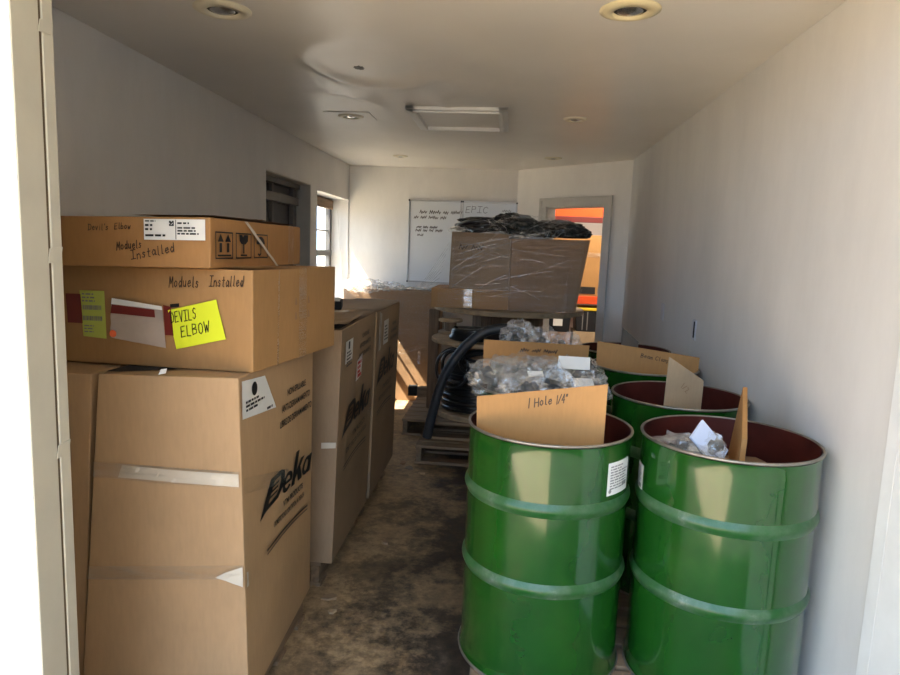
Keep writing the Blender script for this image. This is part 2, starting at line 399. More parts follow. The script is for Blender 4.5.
GL = {  # hand lettering, strokes on a 4 x 6 grid
 'A': ['0,0 2,6 4,0', '.8,2 3.2,2'], 'B': ['0,0 0,6 3,5.5 3,3.8 0,3.2 3.6,2.6 3.4,.6 0,0'], 'C': ['4,5 2.4,6 .6,5 0,3 .7,.8 2.4,0 4,1'],
 'D': ['0,0 .3,6', '-.4,5.8 2.6,5.6 4,3.6 3.2,.8 0,0'], 'E': ['3.6,6 .2,5.8 0,0 3.6,.2', '.1,3 2.8,3.3'], 'H': ['0,0 0,6', '4,0 4,6', '0,3 4,3'],
 'I': ['0,6 4,6', '2,6 2,0', '0,0 4,0'], 'K': ['0,0 0,6', '3.6,6 0,2.6 3.8,0'], 'L': ['.3,6 0,.2 3.4,0'], 'M': ['0,0 .6,6 2,2 3.6,6 4.2,0'], 'N': ['0,0 0,6 4,0 4,6'],
 'O': ['2,6 .4,5 0,3 .6,.8 2,0 3.5,.9 4,3 3.5,5 2,6'], 'P': ['0,0 0,6 3.4,5.4 3.4,3.4 0,3'], 'R': ['0,0 0,6 3.4,5.4 3.4,3.6 0,3 3.8,0'],
 'S': ['3.6,5.3 2,6 .4,4.8 1,3.5 3.2,2.7 3.4,1 1.8,0 0,.7'], 'T': ['0,6 4,6', '2,6 2,0'], 'U': ['0,6 .2,1 2,0 3.8,1 4,6'], 'V': ['0,6 2,0 4,6'], 'W': ['0,6 1,0 2.2,4 3.2,0 4.6,6'],
 'Y': ['0,6 2,3', '4,6 1.4,0'], 'a': ['3,3 1.5,3.8 .2,2 1,.2 2.8,1.2 3,3.4 3.2,.2 4,.3'], 'b': ['0,6 0,0 2.6,.3 3,2 1.6,3.2 0,2.2'], 'c': ['3,3 1.4,3.6 .2,2 1.2,.2 3.2,.8'],
 'd': ['3,2.8 1.4,3.6 .2,1.8 1.4,0 3,1.4 3.2,6 3.2,0'], 'e': ['.2,1.8 3,2.2 2.4,3.6 .8,3.2 .2,1.4 1.4,0 3.2,.8'], 'f': ['3,5.6 2,6 1.2,4 1.2,0', '0,3.2 2.6,3.2'], 'h': ['0,6 0,0', '0,2.4 1.8,3.6 2.8,2.4 3,0'],
 'i': ['1,3.4 1.2,0', '1,4.8 1.1,5'], 'k': ['0,6 0,0', '2.6,3.4 0,1.6 3,0'], 'l': ['.8,6 .8,.4 1.8,0'], 'm': ['0,0 0,3.4 1.4,3.4 1.6,0', '1.5,2.8 3,3.4 3.4,0'], 'n': ['0,0 0,3.4', '0,2.4 1.8,3.5 2.8,2.4 3,0'],
 'o': ['1.6,3.5 .2,2.4 .4,.6 1.6,0 3,1 2.8,2.8 1.6,3.5'], 'p': ['0,3.4 0,-2', '0,2.8 2.6,3.4 2.8,1 0,.4'], 'r': ['0,3.4 .2,0', '.1,2.2 1.4,3.4 2.6,3.2'], 's': ['2.6,3 1,3.5 .6,2.4 2.4,1.4 1.8,0 0,.4'],
 't': ['1.2,5.6 1.2,.4 2.4,0', '0,3.6 2.6,3.8'], 'u': ['0,3.4 .3,.4 2,.2 2.8,2 2.8,3.4 3,0'], 'v': ['0,3.4 1.4,0 2.8,3.4'], 'w': ['0,3.4 .8,0 1.7,2.4 2.6,0 3.4,3.4'], 'y': ['0,3.4 1.6,.6', '3,3.4 .8,-2'],
 '1': ['1.4,6 1.4,0'], '2': ['.4,5 2,6 3.4,4.8 .2,0 3.8,0'], '4': ['2.8,0 2.8,6 0,2 3.8,2'], '/': ['0,0 3.6,6'], "'": ['1,6 .8,4.8'], '"': ['.6,6 .4,4.6', '2.2,6 2,4.6'], '.': ['.8,0 1,.2'], ':': ['1,.4 1,.8', '1,3 1,3.4'], '-': ['.2,2.6 3,2.6']}
NARROW = {'i': 2., 'l': 2.4, "'": 1.6, '.': 1.8, '1': 2.6, ':': 2, 't': 3.2, 'r': 3.2}
def hand(bm, f, txt, s, t, h, wd=.004, slope=0., k=.0006, slant=.12, gap=1.3, seed=1, wide=1.):
    rnd = random.Random(seed); u = h/6.; x = 0.
    for ch in txt:
        if ch == ' ': x += 3.4*u*wide; continue
        j = rnd.uniform(-.3, .3)*u
        for st in GL.get(ch, []):
            pts = []
            for q in st.split():
                a, b = map(float, q.split(','))
                px_, py_ = x + (a*wide + b*slant)*u, b*u + j
                pts.append((s + px_ - slope*py_, t + py_ + slope*px_))
            ribbon(bm, f, pts, wd, k)
        x += (NARROW.get(ch, 3.6 if ch.islower() else 4.3) + gap)*u*wide
    return x
def scribble(bm, f, s, t, ln, h, wd, seed, k=.0006):
    """an unreadable line of handwriting"""
    rnd = random.Random(seed); x = 0
    while x < ln:
        n = rnd.randint(3, 6); pts = []
        for i in range(n*2):
            pts.append((s+x, t + (rnd.uniform(.5, 1) if i % 2 else rnd.uniform(0, .25))*h)); x += h*.28
        ribbon(bm, f, pts, wd, k); x += h*.5
def printed(bm, f, txt, s, t, size, k=.0006, shear=0., sx=1., bold=0., align='LEFT', slope=0.):
    cu = bpy.data.curves.new('txt', 'FONT'); cu.body = txt; cu.size = size; cu.shear = shear; cu.offset = bold*size; cu.align_x = align
    to = bpy.data.objects.new('txt', cu); C.objects.link(to)
    bpy.context.view_layer.update()
    me = bpy.data.meshes.new_from_object(to.evaluated_get(bpy.context.evaluated_depsgraph_get()))
    bpy.data.objects.remove(to); bpy.data.curves.remove(cu)
    vs = [bm.verts.new(f(s + v.co.x*sx, t + v.co.y + slope*v.co.x*sx, k)) for v in me.vertices]
    for p in me.polygons:
        try: bm.faces.new([vs[i] for i in p.vertices])
        except ValueError: pass
    bpy.data.meshes.remove(me)
def textlines(bm, f, s0, s1, t_top, rows, h, gapk=1.8, seed=0, k=.0006, fill=.8):
    """greeked fine print: rows of short bars"""
    rnd = random.Random(seed)
    for r in range(rows):
        t = t_top - h - r*h*gapk; x = s0; end = s0 + (s1-s0)*rnd.uniform(fill*.7, 1)
        while x < end:
            wl = min(rnd.uniform(1.5, 5)*h, end-x)
            if wl > .5*h: poly(bm, f, [(x, t), (x+wl, t), (x+wl, t+h), (x, t+h)], k)
            x += wl + h*.8

# ------------------------------------------------------------------ room shell
XL, XR, YF, YB, ZC = -1.765, 1.042, 1.375, 7.0, 2.44
bm = B(); box(bm, (-2.1, .35, -.1), (4.0, 10.4, 0)); struct('floor', bm, 'floor')
bm = B(); box(bm, (-9, -14, -.16), (.15, .35, -.02)); box(bm, (-9, .35, -.16), (-2.1, 12, -.02)); struct('ground_apron', bm, 'apron')
bm = B(); box(bm, (.15, -14, -.16), (9, .35, -.02)); box(bm, (-60, -60, -.3), (60, 60, -.17)); struct('ground_added_dark', bm, 'outside_dark')  # unseen ground made dark on this side so the drum highlights end
bm = B()
def ceil_z(x, y):
    k = math.exp(-((x+.66)**2/.20 + (y-3.45)**2/.45))
    k *= 1-math.exp(-((x+1.1)**2+(y-4.37)**2)/.03)
    rg = max(0., 1-3.2*abs(mnoise.noise(V((x*2.3+4, y*1.5, 1.7)))))**1.6
    return ZC + .0008 - k*(.030*rg + .010*mnoise.noise(V((x*4, y*4, 5))))
gx, gy = 120, 170
gr = [[bm.verts.new((-2.1+3.35*i/gx, 1.22+5.93*j/gy, ceil_z(-2.1+3.35*i/gx, 1.22+5.93*j/gy))) for j in range(gy+1)] for i in range(gx+1)]
for i in range(gx):
    for j in range(gy): bm.faces.new((gr[i][j], gr[i][j+1], gr[i+1][j+1], gr[i+1][j]))
struct('ceiling', bm, 'ceiling', None, True)
bm = B(); box(bm, (-2.1, 1.22, ZC+.02), (1.25, 7.15, 2.7)); struct('ceiling_slab', bm, 'ceiling')
# left wall with two window openings
W1 = (4.60, 5.65, .95, 2.105); W2 = (5.84, 6.985, .95, 2.075)
bm = B()
for a, b, z0, z1 in ((1.22, W1[0], 0, ZC), (W1[0], W1[1], 0, W1[2]), (W1[0], W1[1], W1[3], ZC), (W1[1], W2[0], 0, ZC), (W2[0], W2[1], 0, W2[2]), (W2[0], W2[1], W2[3], ZC), (W2[1], 7.15, 0, ZC)):
    box(bm, (-2.1, a, z0), (XL, b, z1))
struct('wall_left', bm, 'wall')
bm = B(); box(bm, (XR, 1.22, 0), (1.15, 6.16, ZC)); struct('wall_right', bm, 'wall')
bm = B(); box(bm, (-2.1, YB, 0), (.07, 7.12, ZC)); struct('wall_back', bm, 'wall_back')
bm = B(); box(bm, (-2.3, 1.256, 0), (-1.0, YF, 3.0)); box(bm, (-1.0, 1.22, 2.3), (1.02, YF, 3.0)); box(bm, (1.15, 1.22, 0), (3.5, YF, 3.0)); struct('wall_front', bm, 'white_trim')
bm = B(); box(bm, (2.3, -9.0, -.17), (2.6, 1.22, 3.6)); struct('added_shade_wall', bm, 'outside_dark')  # added out of view to block daylight from the outside right
bm = B(); box(bm, (-6.0, -.45, 2.72), (4.0, 1.22, 2.84)); struct('added_shade_eave', bm, 'white_trim')  # unseen overhang added to keep sun off the doorway
# angled wall with the doorway
A0 = V((.05, 6.98, 0)); A1 = V((1.03, 6.06, 0)); AL = (A1-A0).length; at_ = (A1-A0).normalized(); an = V((-at_.y, at_.x, 0))
if an.y < 0: an = -an
def wbox(bm, s0, s1, d0, d1, z0, z1, bev=0.):
    hexa(bm, [A0+at_*s+an*d+V((0, 0, z)) for z in (z0, z1) for s, d in ((s0, d0), (s1, d0), (s1, d1), (s0, d1))], bev)
D0, D1, DZ = .394, 1.09, 2.05
bm = B(); wbox(bm, -.02, D0, 0, .12, 0, ZC); wbox(bm, D1, AL+.03, 0, .12, 0, ZC); wbox(bm, D0, D1, 0, .12, DZ, ZC); struct('wall_angled', bm, 'wall_back')
bm = B()
wbox(bm, D0-.085, D0+.004, -.018, -.001, 0, DZ+.085, .004); wbox(bm, D1-.004, D1+.085, -.018, -.001, 0, DZ+.085, .004); wbox(bm, D0, D1, -.018, -.001, DZ, DZ+.085, .004)
wbox(bm, D0-.085, D0-.06, -.026, -.016, 0, DZ+.085); wbox(bm, D1+.06, D1+.085, -.026, -.016, 0, DZ+.085); wbox(bm, D0-.06, D1+.06, -.026, -.016, DZ+.06, DZ+.085)
wbox(bm, D0, D0+.012, -.001, .12, 0, DZ); wbox(bm, D1-.012, D1, -.001, .12, 0, DZ); wbox(bm, D0, D1, -.001, .12, DZ-.012, DZ)
struct('trim_1', bm, 'casing')
bm = B()   # leaf of the inner door, swung open into the next room
hexa(bm, [A0+at_*s+an*d+V((0, 0, z)) for z in (.01, 2.03) for s, d in ((D0-.04, .13), (D0-.005, .13), (D0-.60, .62), (D0-.63, .60))]); struct('door_1', bm, 'win_grey')
# next room
bm = B(); box(bm, (-.1, 10.2, 0), (4.0, 10.35, 3.1)); struct('wall_far', bm, 'wall_back')
bm = B(); box(bm, (-.2, 7.12, 0), (-.08, 10.35, 3.1)); box(bm, (3.9, 6.0, 0), (4.0, 10.35, 3.1)); box(bm, (1.15, 6.04, 0), (4.0, 6.16, 3.1)); box(bm, (-.2, 7.0, 2.7), (1.2, 7.12, 3.1)); struct('wall_next_room', bm, 'wall_back')
bm = B(); box(bm, (-.2, 6.04, 3.1), (4.0, 10.35, 3.2)); struct('ceiling_next_room', bm, 'ceiling')
# doorway at the front: jamb, stop and casing
bm = B(); box(bm, (-1.001, 1.258, 0), (-.998, 1.335, 2.3), .001); struct('trim_2', bm, 'trim')
bm = B(); box(bm, (-1.001, 1.343, 0), (-.996, 1.376, 2.3), .002); struct('trim_3', bm, 'trim')
bm = B(); box(bm, (-1.001, 1.336, 0), (-.9992, 1.3425, 2.3)); struct('trim_4', bm, 'crack')
for zz, dz in ((2.02, .016), (1.545, .02), (1.105, .018)):       # bits of tape over the jamb
    bm = B(); obox(bm, (-.9950, 1.352, zz), (.0008, 0, 0), (0, .020, .002), (0, .003, dz*.8)); tag(obj('tape_scrap', bm, 'trim'),
        {2.02: 'scrap of pale tape across the left door jamb, topmost', 1.545: 'scrap of pale tape on the left door jamb beside the top carton', 1.105: 'scrap of pale tape low on the left door jamb beside the tall cartons'}[zz], 'tape', 'tape scraps on the door jamb')
bm = B(); box(bm, (1.024, 1.735, 0), (1.043, 1.79, 2.3), .003); struct('trim_5', bm, 'white_trim')
bm = B(); box(bm, (1.020, 1.22, 0), (1.043, 1.729, 2.3), .003); struct('trim_6', bm, 'white_trim')
bm = B(); box(bm, (1.0405, 1.729, 0), (1.043, 1.735, 2.3)); struct('trim_7', bm, 'crack')

# windows -----------------------------------------------------------
w1 = B()
y0, y1, z0, z1 = W1
for q in (((-1.94, y0, z1-.05), (-1.86, y1, z1)),): box(w1, *q)
for a, b in (((-1.93, y0, z0), (-1.89, y0+.07, z1)), ((-1.93, y1-.09, z0), (-1.89, y1, z1)), ((-1.93, y0, z0), (-1.89, y1, z0+.06)), ((-1.925, y0+.48, z0), (-1.90, y0+.53, z1)), ((-1.93, y0, z1-.19), (-1.87, y1, z1-.12))): box(w1, a, b, .004)
o = struct('window_1', w1, 'win_grey')
bm = B(); box(bm, (-2.03, y0, z0), (-1.94, y1, z1)); obj('shutter', bm, 'shutter', o)
bm = B(); box(bm, (-1.94, y1-.008, z0), (-1.768, y1-.001, z1)); box(bm, (-1.94, y0+.001, z1-.008), (-1.768, y1-.001, z1-.001)); obj('reveal_lining', bm, 'casing', o)
bm = B(); box(bm, (-1.938, y0+.10, z0+.1), (-1.932, y0+.46, z1-.24)); obj('panel', bm, 'shutter', o)
y0, y1, z0, z1 = W2
w2 = B()
for a, b in (((-2.0, y0, z0), (-1.95, y0+.05, z1)), ((-2.0, y1-.06, z0), (-1.95, y1, z1)), ((-2.0, y0, z0), (-1.95, y1, z0+.05)), ((-2.0, y0, z1-.06), (-1.95, y1, z1)), ((-1.995, y0, 1.475), (-1.945, y1, 1.535)), ((-1.985, y0, 1.73), (-1.965, y1, 1.745))): box(w2, a, b, .003)
o = struct('window_2', w2, 'win_grey')
bm = B(); box(bm, (-1.978, y0+.02, z0+.02), (-1.974, y1-.02, z1-.02)); obj('pane', bm, 'glass', o)
v = thing('window_blind', 'brown wooden blind valance with hanging cord at the top of the far window', 'blind', (-1.9, 6.4, 1.9))
bm = B(); box(bm, (-1.945, y0+.04, 1.965), (-1.915, y1-.06, 2.06), .006); obj('valance', bm, 'valance', v)
bm = B(); tube(bm, smooth_path([(-1.87, 6.93, 1.96), (-1.85, 6.96, 1.6), (-1.81, 6.97, 1.2)], 4), .003, 6); obj('cord', bm, 'label_grey', v)

# ceiling: recessed lights, hatch -------------------------------------
for i, (x, y, r, mt, lb) in enumerate((
    (-1.11, 2.46, .105, 'light_ring', 'round recessed ceiling light, ivory trim, nearest above the stacked cartons'),
    (.37, 2.44, .105, 'light_yellow', 'round recessed ceiling light with yellowed trim, nearest above the front green drums'),
    (-1.10, 4.37, .085, 'light_ring', 'recessed ceiling light on a square plate left of the ceiling hatch'),
    (.362, 4.32, .075, 'light_ring', 'small recessed ceiling light right of the ceiling hatch'),
    (-1.077, 6.18, .07, 'light_ring', 'small recessed ceiling light by the far left corner above the window'),
    (.333, 6.06, .08, 'light_ring', 'small recessed ceiling light in front of the angled wall with the door'))):
    t = thing('ceiling_light', lb, 'ceiling light', (x, y, ZC), 'recessed ceiling lights')
    bm = B(); lathe(bm, [(r*.55, ZC-.0005), (r*.58, ZC-.012), (r*.82, ZC-.010), (r, ZC-.003), (r, ZC-.0005)], (x, y, 0), 40); obj('trim_ring', bm, mt, t, True)
    bm = B(); lathe(bm, [(r*.55, ZC-.0008), (r*.50, ZC-.004), (r*.42, ZC-.006)], (x, y, 0), 40); obj('baffle', bm, 'dark', t, True)
    bm = B(); lathe(bm, [(r*.43, ZC-.006), (r*.25, ZC-.012), (.001, ZC-.014)], (x, y, 0), 32); obj('bulb', bm, 'chrome', t, True)
    if i == 2:
        bm = B(); box(bm, (x-.15, y-.13, ZC-.003), (x+.15, y+.13, ZC-.0006)); obj('square_plate', bm, 'ceiling', t)
t = thing('ceiling_hatch', 'square attic hatch with moulded white frame in the middle of the ceiling', 'hatch', (-.365, 4.37, ZC))
bm = B()
x0, x1, y0, y1 = -.68, -.06, 4.02, 4.70
for a, b in (((x0, y0), (x1, y0+.06)), ((x0, y1-.06), (x1, y1)), ((x0, y0), (x0+.06, y1)), ((x1-.06, y0), (x1, y1))): box(bm, (*a, ZC-.022), (*b, ZC-.0006), .005)
for a, b in (((x0+.035, y0+.035), (x1-.035, y0+.06)), ((x0+.035, y1-.06), (x1-.035, y1-.035)), ((x0+.035, y0+.035), (x0+.06, y1-.035)), ((x1-.06, y0+.035), (x1-.035, y1-.035))): box(bm, (*a, ZC-.032), (*b, ZC-.02), .004)
obj('frame', bm, 'white_trim', t)
bm = B(); box(bm, (x0+.06, y0+.06, ZC-.008), (x1-.06, y1-.06, ZC-.001)); obj('panel', bm, 'ceiling', t)
bm = B(); poly(bm, lambda s, q, k: V((s, q, ZC-.0085)), [(x0+.30, y0+.075), (x0+.062, y0+.062), (x1-.062, y0+.062)]); obj('gap', bm, 'dark', t)
bm = B()
for a, b in (((-.52, 3.30), (-.46, 3.36)),): blob(bm, (-.775, 3.22, ceil_z(-.775, 3.22)-.001), (.022, .03, .004), 3, 3, .6)
tag(obj('ceiling_tear', bm, 'grey_ink'), 'small torn hole in the sagging ceiling board ahead of the hatch', 'damage')
# right wall slots
t = thing('wall_switch', 'narrow switch plate with dark slot on the right wall above the second pair of drums', 'switch', (XR, 3.72, 1.2), 'switch plates on the right wall')
bm = B(); box(bm, (XR-.006, 3.685, 1.14), (XR-.0005, 3.755, 1.255), .002); obj('plate', bm, 'plate', t)
bm = B(); box(bm, (XR-.010, 3.70, 1.155), (XR-.005, 3.713, 1.245)); obj('slot', bm, 'dark', t)
dup(t, (XR, 4.50, 1.23), 'narrow blank switch plate on the right wall, the farther and paler one', None, ('slot',))

# whiteboards ---------------------------------------------------------
def whiteboard(x0, x1, z0, z1, label):
    t = thing('whiteboard', label, 'whiteboard', ((x0+x1)/2, YB, z0), 'whiteboards on the back wall')
    bm = B(); box(bm, (x0, YB-.012, z0), (x1, YB-.001, z1)); obj('writing_surface', bm, 'board', t)
    bm = B()
    for a, b in (((x0, z0), (x1, z0+.014)), ((x0, z1-.014), (x1, z1)), ((x0, z0), (x0+.014, z1)), ((x1-.014, z0), (x1, z1))): box(bm, (a[0], YB-.022, a[1]), (b[0], YB-.002, b[1]), .002)
    obj('frame', bm, 'frame', t)
    for a in (x0, x1):
        for b in (z0, z1):
            bm = B(); box(bm, (a-.012 if a == x1 else a-.004, YB-.025, b-.012 if b == z1 else b-.004), (a+.004 if a == x1 else a+.012, YB-.002, b+.004 if b == z1 else b+.012), .003); obj('corner_cap', bm, 'dark', t)
    return t, face((x0, YB-.012, z0), (x1, YB-.012, z0), (x1, YB-.012, z1), (x0, YB-.012, z1), .0008)
t, f = whiteboard(-1.11, -.545, 1.23, 2.10, 'left whiteboard with lines of black handwriting, above the wrapped carton by the window')
bm = B(); scribble(bm, f, .12, .73, .40, .038, .007, 1); scribble(bm, f, .06, .675, .30, .032, .006, 2); scribble(bm, f, .09, .575, .20, .026, .006, 3); scribble(bm, f, .08, .54, .28, .03, .006, 4); scribble(bm, f, .10, .49, .07, .026, .005, 5)
obj('handwriting', bm, 'marker', t)
t, f = whiteboard(-.535, .04, 1.23, 2.10, 'right whiteboard mostly hidden behind the wrapped boxes on the reel')
bm = B(); hand(bm, f, 'EPIC', .035, .755, .065, .006); scribble(bm, f, .42, .77, .09, .03, .005, 9); obj('handwriting', bm, 'grey_ink', t)

# ------------------------------------------------------------------ pallets
def pallet(label, x0, x1, y0, y1, zb=0., deck='x', nd=7, h=.14):
    """deck boards run along deck axis; three stringers run across"""
    t = thing('pallet', label, 'pallet', ((x0+x1)/2, (y0+y1)/2, zb), 'wooden pallets')
    th = .02; rnd = random.Random(int(x0*100+y0*10))
    a0, a1, b0, b1 = (x0, x1, y0, y1) if deck == 'x' else (y0, y1, x0, x1)
    def bx(a, b, c, d, z, zz, name):
        bm = B()
        if deck == 'x': box(bm, (a, c, z), (b, d, zz), .003)
        else: box(bm, (c, a, z), (d, b, zz), .003)
        obj(name, bm, 'wood' if (deck == 'x') == (name != 'stringer') else 'wood_y', t)
    wd = (b1-b0)/nd
    for i in range(nd): bx(a0+rnd.uniform(0, .006), a1, b0+i*wd+.001, b0+(i+1)*wd-.022, zb+h-th, zb+h, 'deck_board')
    for i in range(3): bx(a0+.01+i*(a1-a0-.06)/2, a0+.05+i*(a1-a0-.06)/2, b0+.002, b1-.024, zb+th, zb+h-th, 'stringer')
    for i in (0, nd//2, nd-1): bx(a0, a1, b0+i*wd+.001, b0+(i+1)*wd-.022, zb, zb+th, 'bottom_board')
    return t
pallet('wooden pallet under the tall front carton and the two stacked on it', -1.32, -.80, 1.86, 2.56, 0, 'x', 6, .128)
pallet('wooden pallet under the second tall carton in the left row', -1.70, -.81, 2.80, 3.56, 0, 'x', 6, .122)
pallet('wooden pallet under the farthest tall carton in the left row', -1.70, -.81, 3.62, 4.40, 0, 'x', 6, .122)
pallet('wooden pallet under the front four green drums', -.07, 1.03, 2.0, 3.20, 0, 'x', 9, .179)
pallet('wooden pallet under the rear green drums by the right wall', -.10, 1.02, 3.25, 4.54, 0, 'x', 9, .179)
pallet('bottom wooden pallet carrying the black cable reel and conduit end', -.64, .36, 4.64, 5.30, 0, 'x', 5, .14)
pallet('upper wooden pallet of the pair directly under the black cable reel', -.60, .36, 4.82, 5.30, .141, 'x', 4, .14)
pallet('slatted wooden pallet under the big wooden reel at the back', -.86, .30, 5.36, 6.56, 0, 'x', 8, .14)

# ------------------------------------------------------------------ left stack of cartons
def carton_thing(label, p, m, group, n=10, amp=.003, seed=0, bulge=0., name='cardboard_carton'):
    p = [V(q) for q in p]
    t = thing(name, label, 'box', (sum((q for q in p[:4]), V())/4))
    if group: t['group'] = group
    bm = B(); carton(bm, p, n, amp, seed, bulge); obj('carton_body', bm, m, t)
    fr = face(p[0], p[1], p[5], p[4]); ri = face(p[1], p[2], p[6], p[5]); tp = face(p[4], p[5], p[6], p[7])
    return t, fr, ri, tp
def tapestrip(t, f, q, m='tape', name='tape_strip', wav=.001, seed=0, k=.003):
    bm = B(); patch(bm, f, q, k, 10, wav, seed); return obj(name, bm, m, t, True)

def deka(t, f, s, tt, h, wd, slope=0.):
    """bold slanted maker's logo with a striped initial, fine print and twin swooshes below"""
    bm = B()
    sx = wd/(h*2.55)
    sl = .32
    def P(pts, k=.0007): poly(bm, f, [(s + (a + b*sl)*h*sx, tt + b*h + slope*(a+b*sl)*h*sx) for a, b in pts], k)
    # initial D: spine with forked foot, full bowl cut by speed lines
    P([(-.24, -.17), (.06, .0), (.30, .82), (.02, .82)])
    P([(.02, .66), (.04, .82), (.56, .86), (.56, .70)]); P([(.56, .86), (.76, .78), (.86, .58), (.62, .56), (.56, .70)])
    P([(.62, .56), (.86, .58), (.82, .30), (.60, .34)]); P([(.60, .34), (.82, .30), (.62, .06), (.48, .20)])
    P([(.0, -.04), (.62, .06), (.48, .20), (.08, .12)])
    for i in range(3):
        b = .26+i*.13; P([(.06, b-.02), (.50, b+.02), (.52, b+.085), (.10, b+.05)])
    # e
    def arc(cx, cy, rx, ry, a0, a1, th, n=14, grow=1.25):
        th *= grow
        for i in range(n):
            u, v_ = math.radians(a0+(a1-a0)*i/n), math.radians(a0+(a1-a0)*(i+1)/n)
            P([(cx+rx*math.cos(u), cy+ry*math.sin(u)), (cx+rx*math.cos(v_), cy+ry*math.sin(v_)), (cx+(rx-th)*math.cos(v_), cy+(ry-th*.8)*math.sin(v_)), (cx+(rx-th)*math.cos(u), cy+(ry-th*.8)*math.sin(u))][::-1])
    arc(1.08, .30, .28, .30, 5, 325, .12); P([(.90, .25), (1.34, .25), (1.34, .35), (.90, .35)])
    # k
    P([(1.38, 0), (1.59, 0), (1.59, 1.05), (1.38, 1.05)]); P([(1.54, .34), (1.58, .16), (2.04, .72), (1.78, .72)]); P([(1.60, .44), (1.80, 0), (2.07, 0), (1.78, .54)])
    # a
    arc(2.28, .30, .27, .30, 0, 360, .12); P([(2.40, 0), (2.60, 0), (2.60, .60), (2.40, .60)])
    obj('printed_logo', bm, 'ink', t)
    bm = B()
    printed(bm, f, 'VTM PRODUCTS', s+wd*.60, tt-h*.52, h*.27, bold=.02, align='CENTER', sx=1.0, slope=slope)
    printed(bm, f, 'DOMESTIC ROAD LYON STATION, PA 19536 USA', s+wd*.52, tt-h*.86, h*.25, bold=.02, align='CENTER', sx=.62*wd/.55, slope=slope)
    obj('printed_address', bm, 'ink', t)
    bm = B()
    for dd, wv in ((.0, .022), (-.055, .015)):
        pts = [(s + wd*(.02+.95*i/12), tt - h*1.25 + slope*wd*i/12 + dd*h*2.2 + .10*h*math.sin(math.pi*i/12)) for i in range(13)]
        ribbon(bm, f, pts, h*wv*3, .0006)
    obj('printed_swoosh', bm, 'marker', t)
def spill(t, f, s, tt, h, sx=.8):
    bm = B()
    for i, x in enumerate(('NON-SPILLABLE', 'ANTI-DERRAMAMIENTO', 'LIBRE DE DERRAMAMIENTO')): printed(bm, f, x, s+.17, tt-i*h*1.5, h, bold=.02, align='CENTER', sx=sx)
    obj('printed_notice', bm, 'ink', t)

# tall carton at the front
t1p = [(-1.318, 1.83, .13), (-.757, 1.83, .13), (-.785, 2.55, .13), (-1.325, 2.55, .13),
       (-1.226, 1.83, 1.176), (-.787, 1.83, 1.188), (-.765, 2.50, 1.188), (-1.24, 2.50, 1.176)]
t, fr, ri, tp = carton_thing('tall tan carton with bold black logo, nearest the doorway on the left', t1p, 'cb_tall', 'tall battery cartons', 12, .004, 1)
tapestrip(t, fr, [(.005, .725), (fr.L-.005, .713), (fr.L-.005, .765), (.005, .775)], 'tape', wav=.003, seed=1)
tapestrip(t, fr, [(.10, .728), (.30, .723), (.33, .760), (.115, .768)], 'tape_white_glare', 'tape_glare_patch', .004, 2, .002)
tapestrip(t, fr, [(.30, .722), (fr.L-.008, .718), (fr.L-.008, .758), (.33, .760)], 'tape_white_glare', 'tape_glare_patch', .004, 3, .002)
tapestrip(t, fr, [(.005, .385), (fr.L-.005, .425), (fr.L-.005, .47), (.005, .43)], 'tape', wav=.003, seed=4)
tapestrip(t, fr, [(fr.L-.10, .425), (fr.L-.003, .40), (fr.L-.003, .465), (fr.L-.06, .445)], 'tape_white_glare', 'tape_glare_patch', .004, 13, .004)
tapestrip(t, ri, [(0, .70), (.40, .60), (.40, .65), (0, .75)], 'tape', wav=.003, seed=5)
tapestrip(t, ri, [(-.004, .40), (.012, .40), (.012, .445), (-.004, .45)], 'tape_white_glare', 'tape_glare_patch', .003, 6)
deka(t, ri, .18, .575, .115, .484, -.045)
spill(t, ri, .34, .920, .034, .85)
bm = B(); patch(bm, ri, [(.006, .930), (.290, .905), (.195, 1.032), (.012, 1.046)], .0015, 6, .002, 3); lb = obj('paper_label', bm, 'label', t)
bm = B()
for i in range(16):
    a, b = 2*math.pi*i/16, 2*math.pi*(i+1)/16
    poly(bm, ri, [(.10, 1.008), (.10+.022*math.cos(a), 1.008+.022*math.sin(a)), (.10+.022*math.cos(b), 1.008+.022*math.sin(b))], .0045)
textlines(bm, ri, .030, .185, .980, 3, .007, 1.8, 4, .0045); textlines(bm, ri, .20, .26, .925, 1, .008, 1.6, 5, .0045)
obj('label_print', bm, 'ink', lb)
bm = B(); patch(bm, fr, [(.25, 1.055), (.28, 1.06), (.285, 1.075), (.26, 1.072)], .004, 3, .004, 8); obj('tape_scrap', bm, 'label', t)
bm = B(); poly(bm, tp, [(.004, .03), (.05, .03), (.20, .10), (.02, .20)], -.001); obj('torn_gap_shade', bm, 'dark', t)  # dark patch painted for the shade in the opening between cartons

# sliver of the carton further left
sp_ = [(-1.735, 1.86, .0), (-1.340, 1.86, .0), (-1.35, 2.5, .0), (-1.735, 2.5, .0), (-1.735, 1.835, 1.168), (-1.250, 1.835, 1.174), (-1.265, 2.45, 1.174), (-1.735, 2.45, 1.168)]
carton_thing('plain brown carton half hidden behind the left door jamb, beside the tall logo carton', sp_, 'cb_tall', 'tall battery cartons', 8, .004, 7)

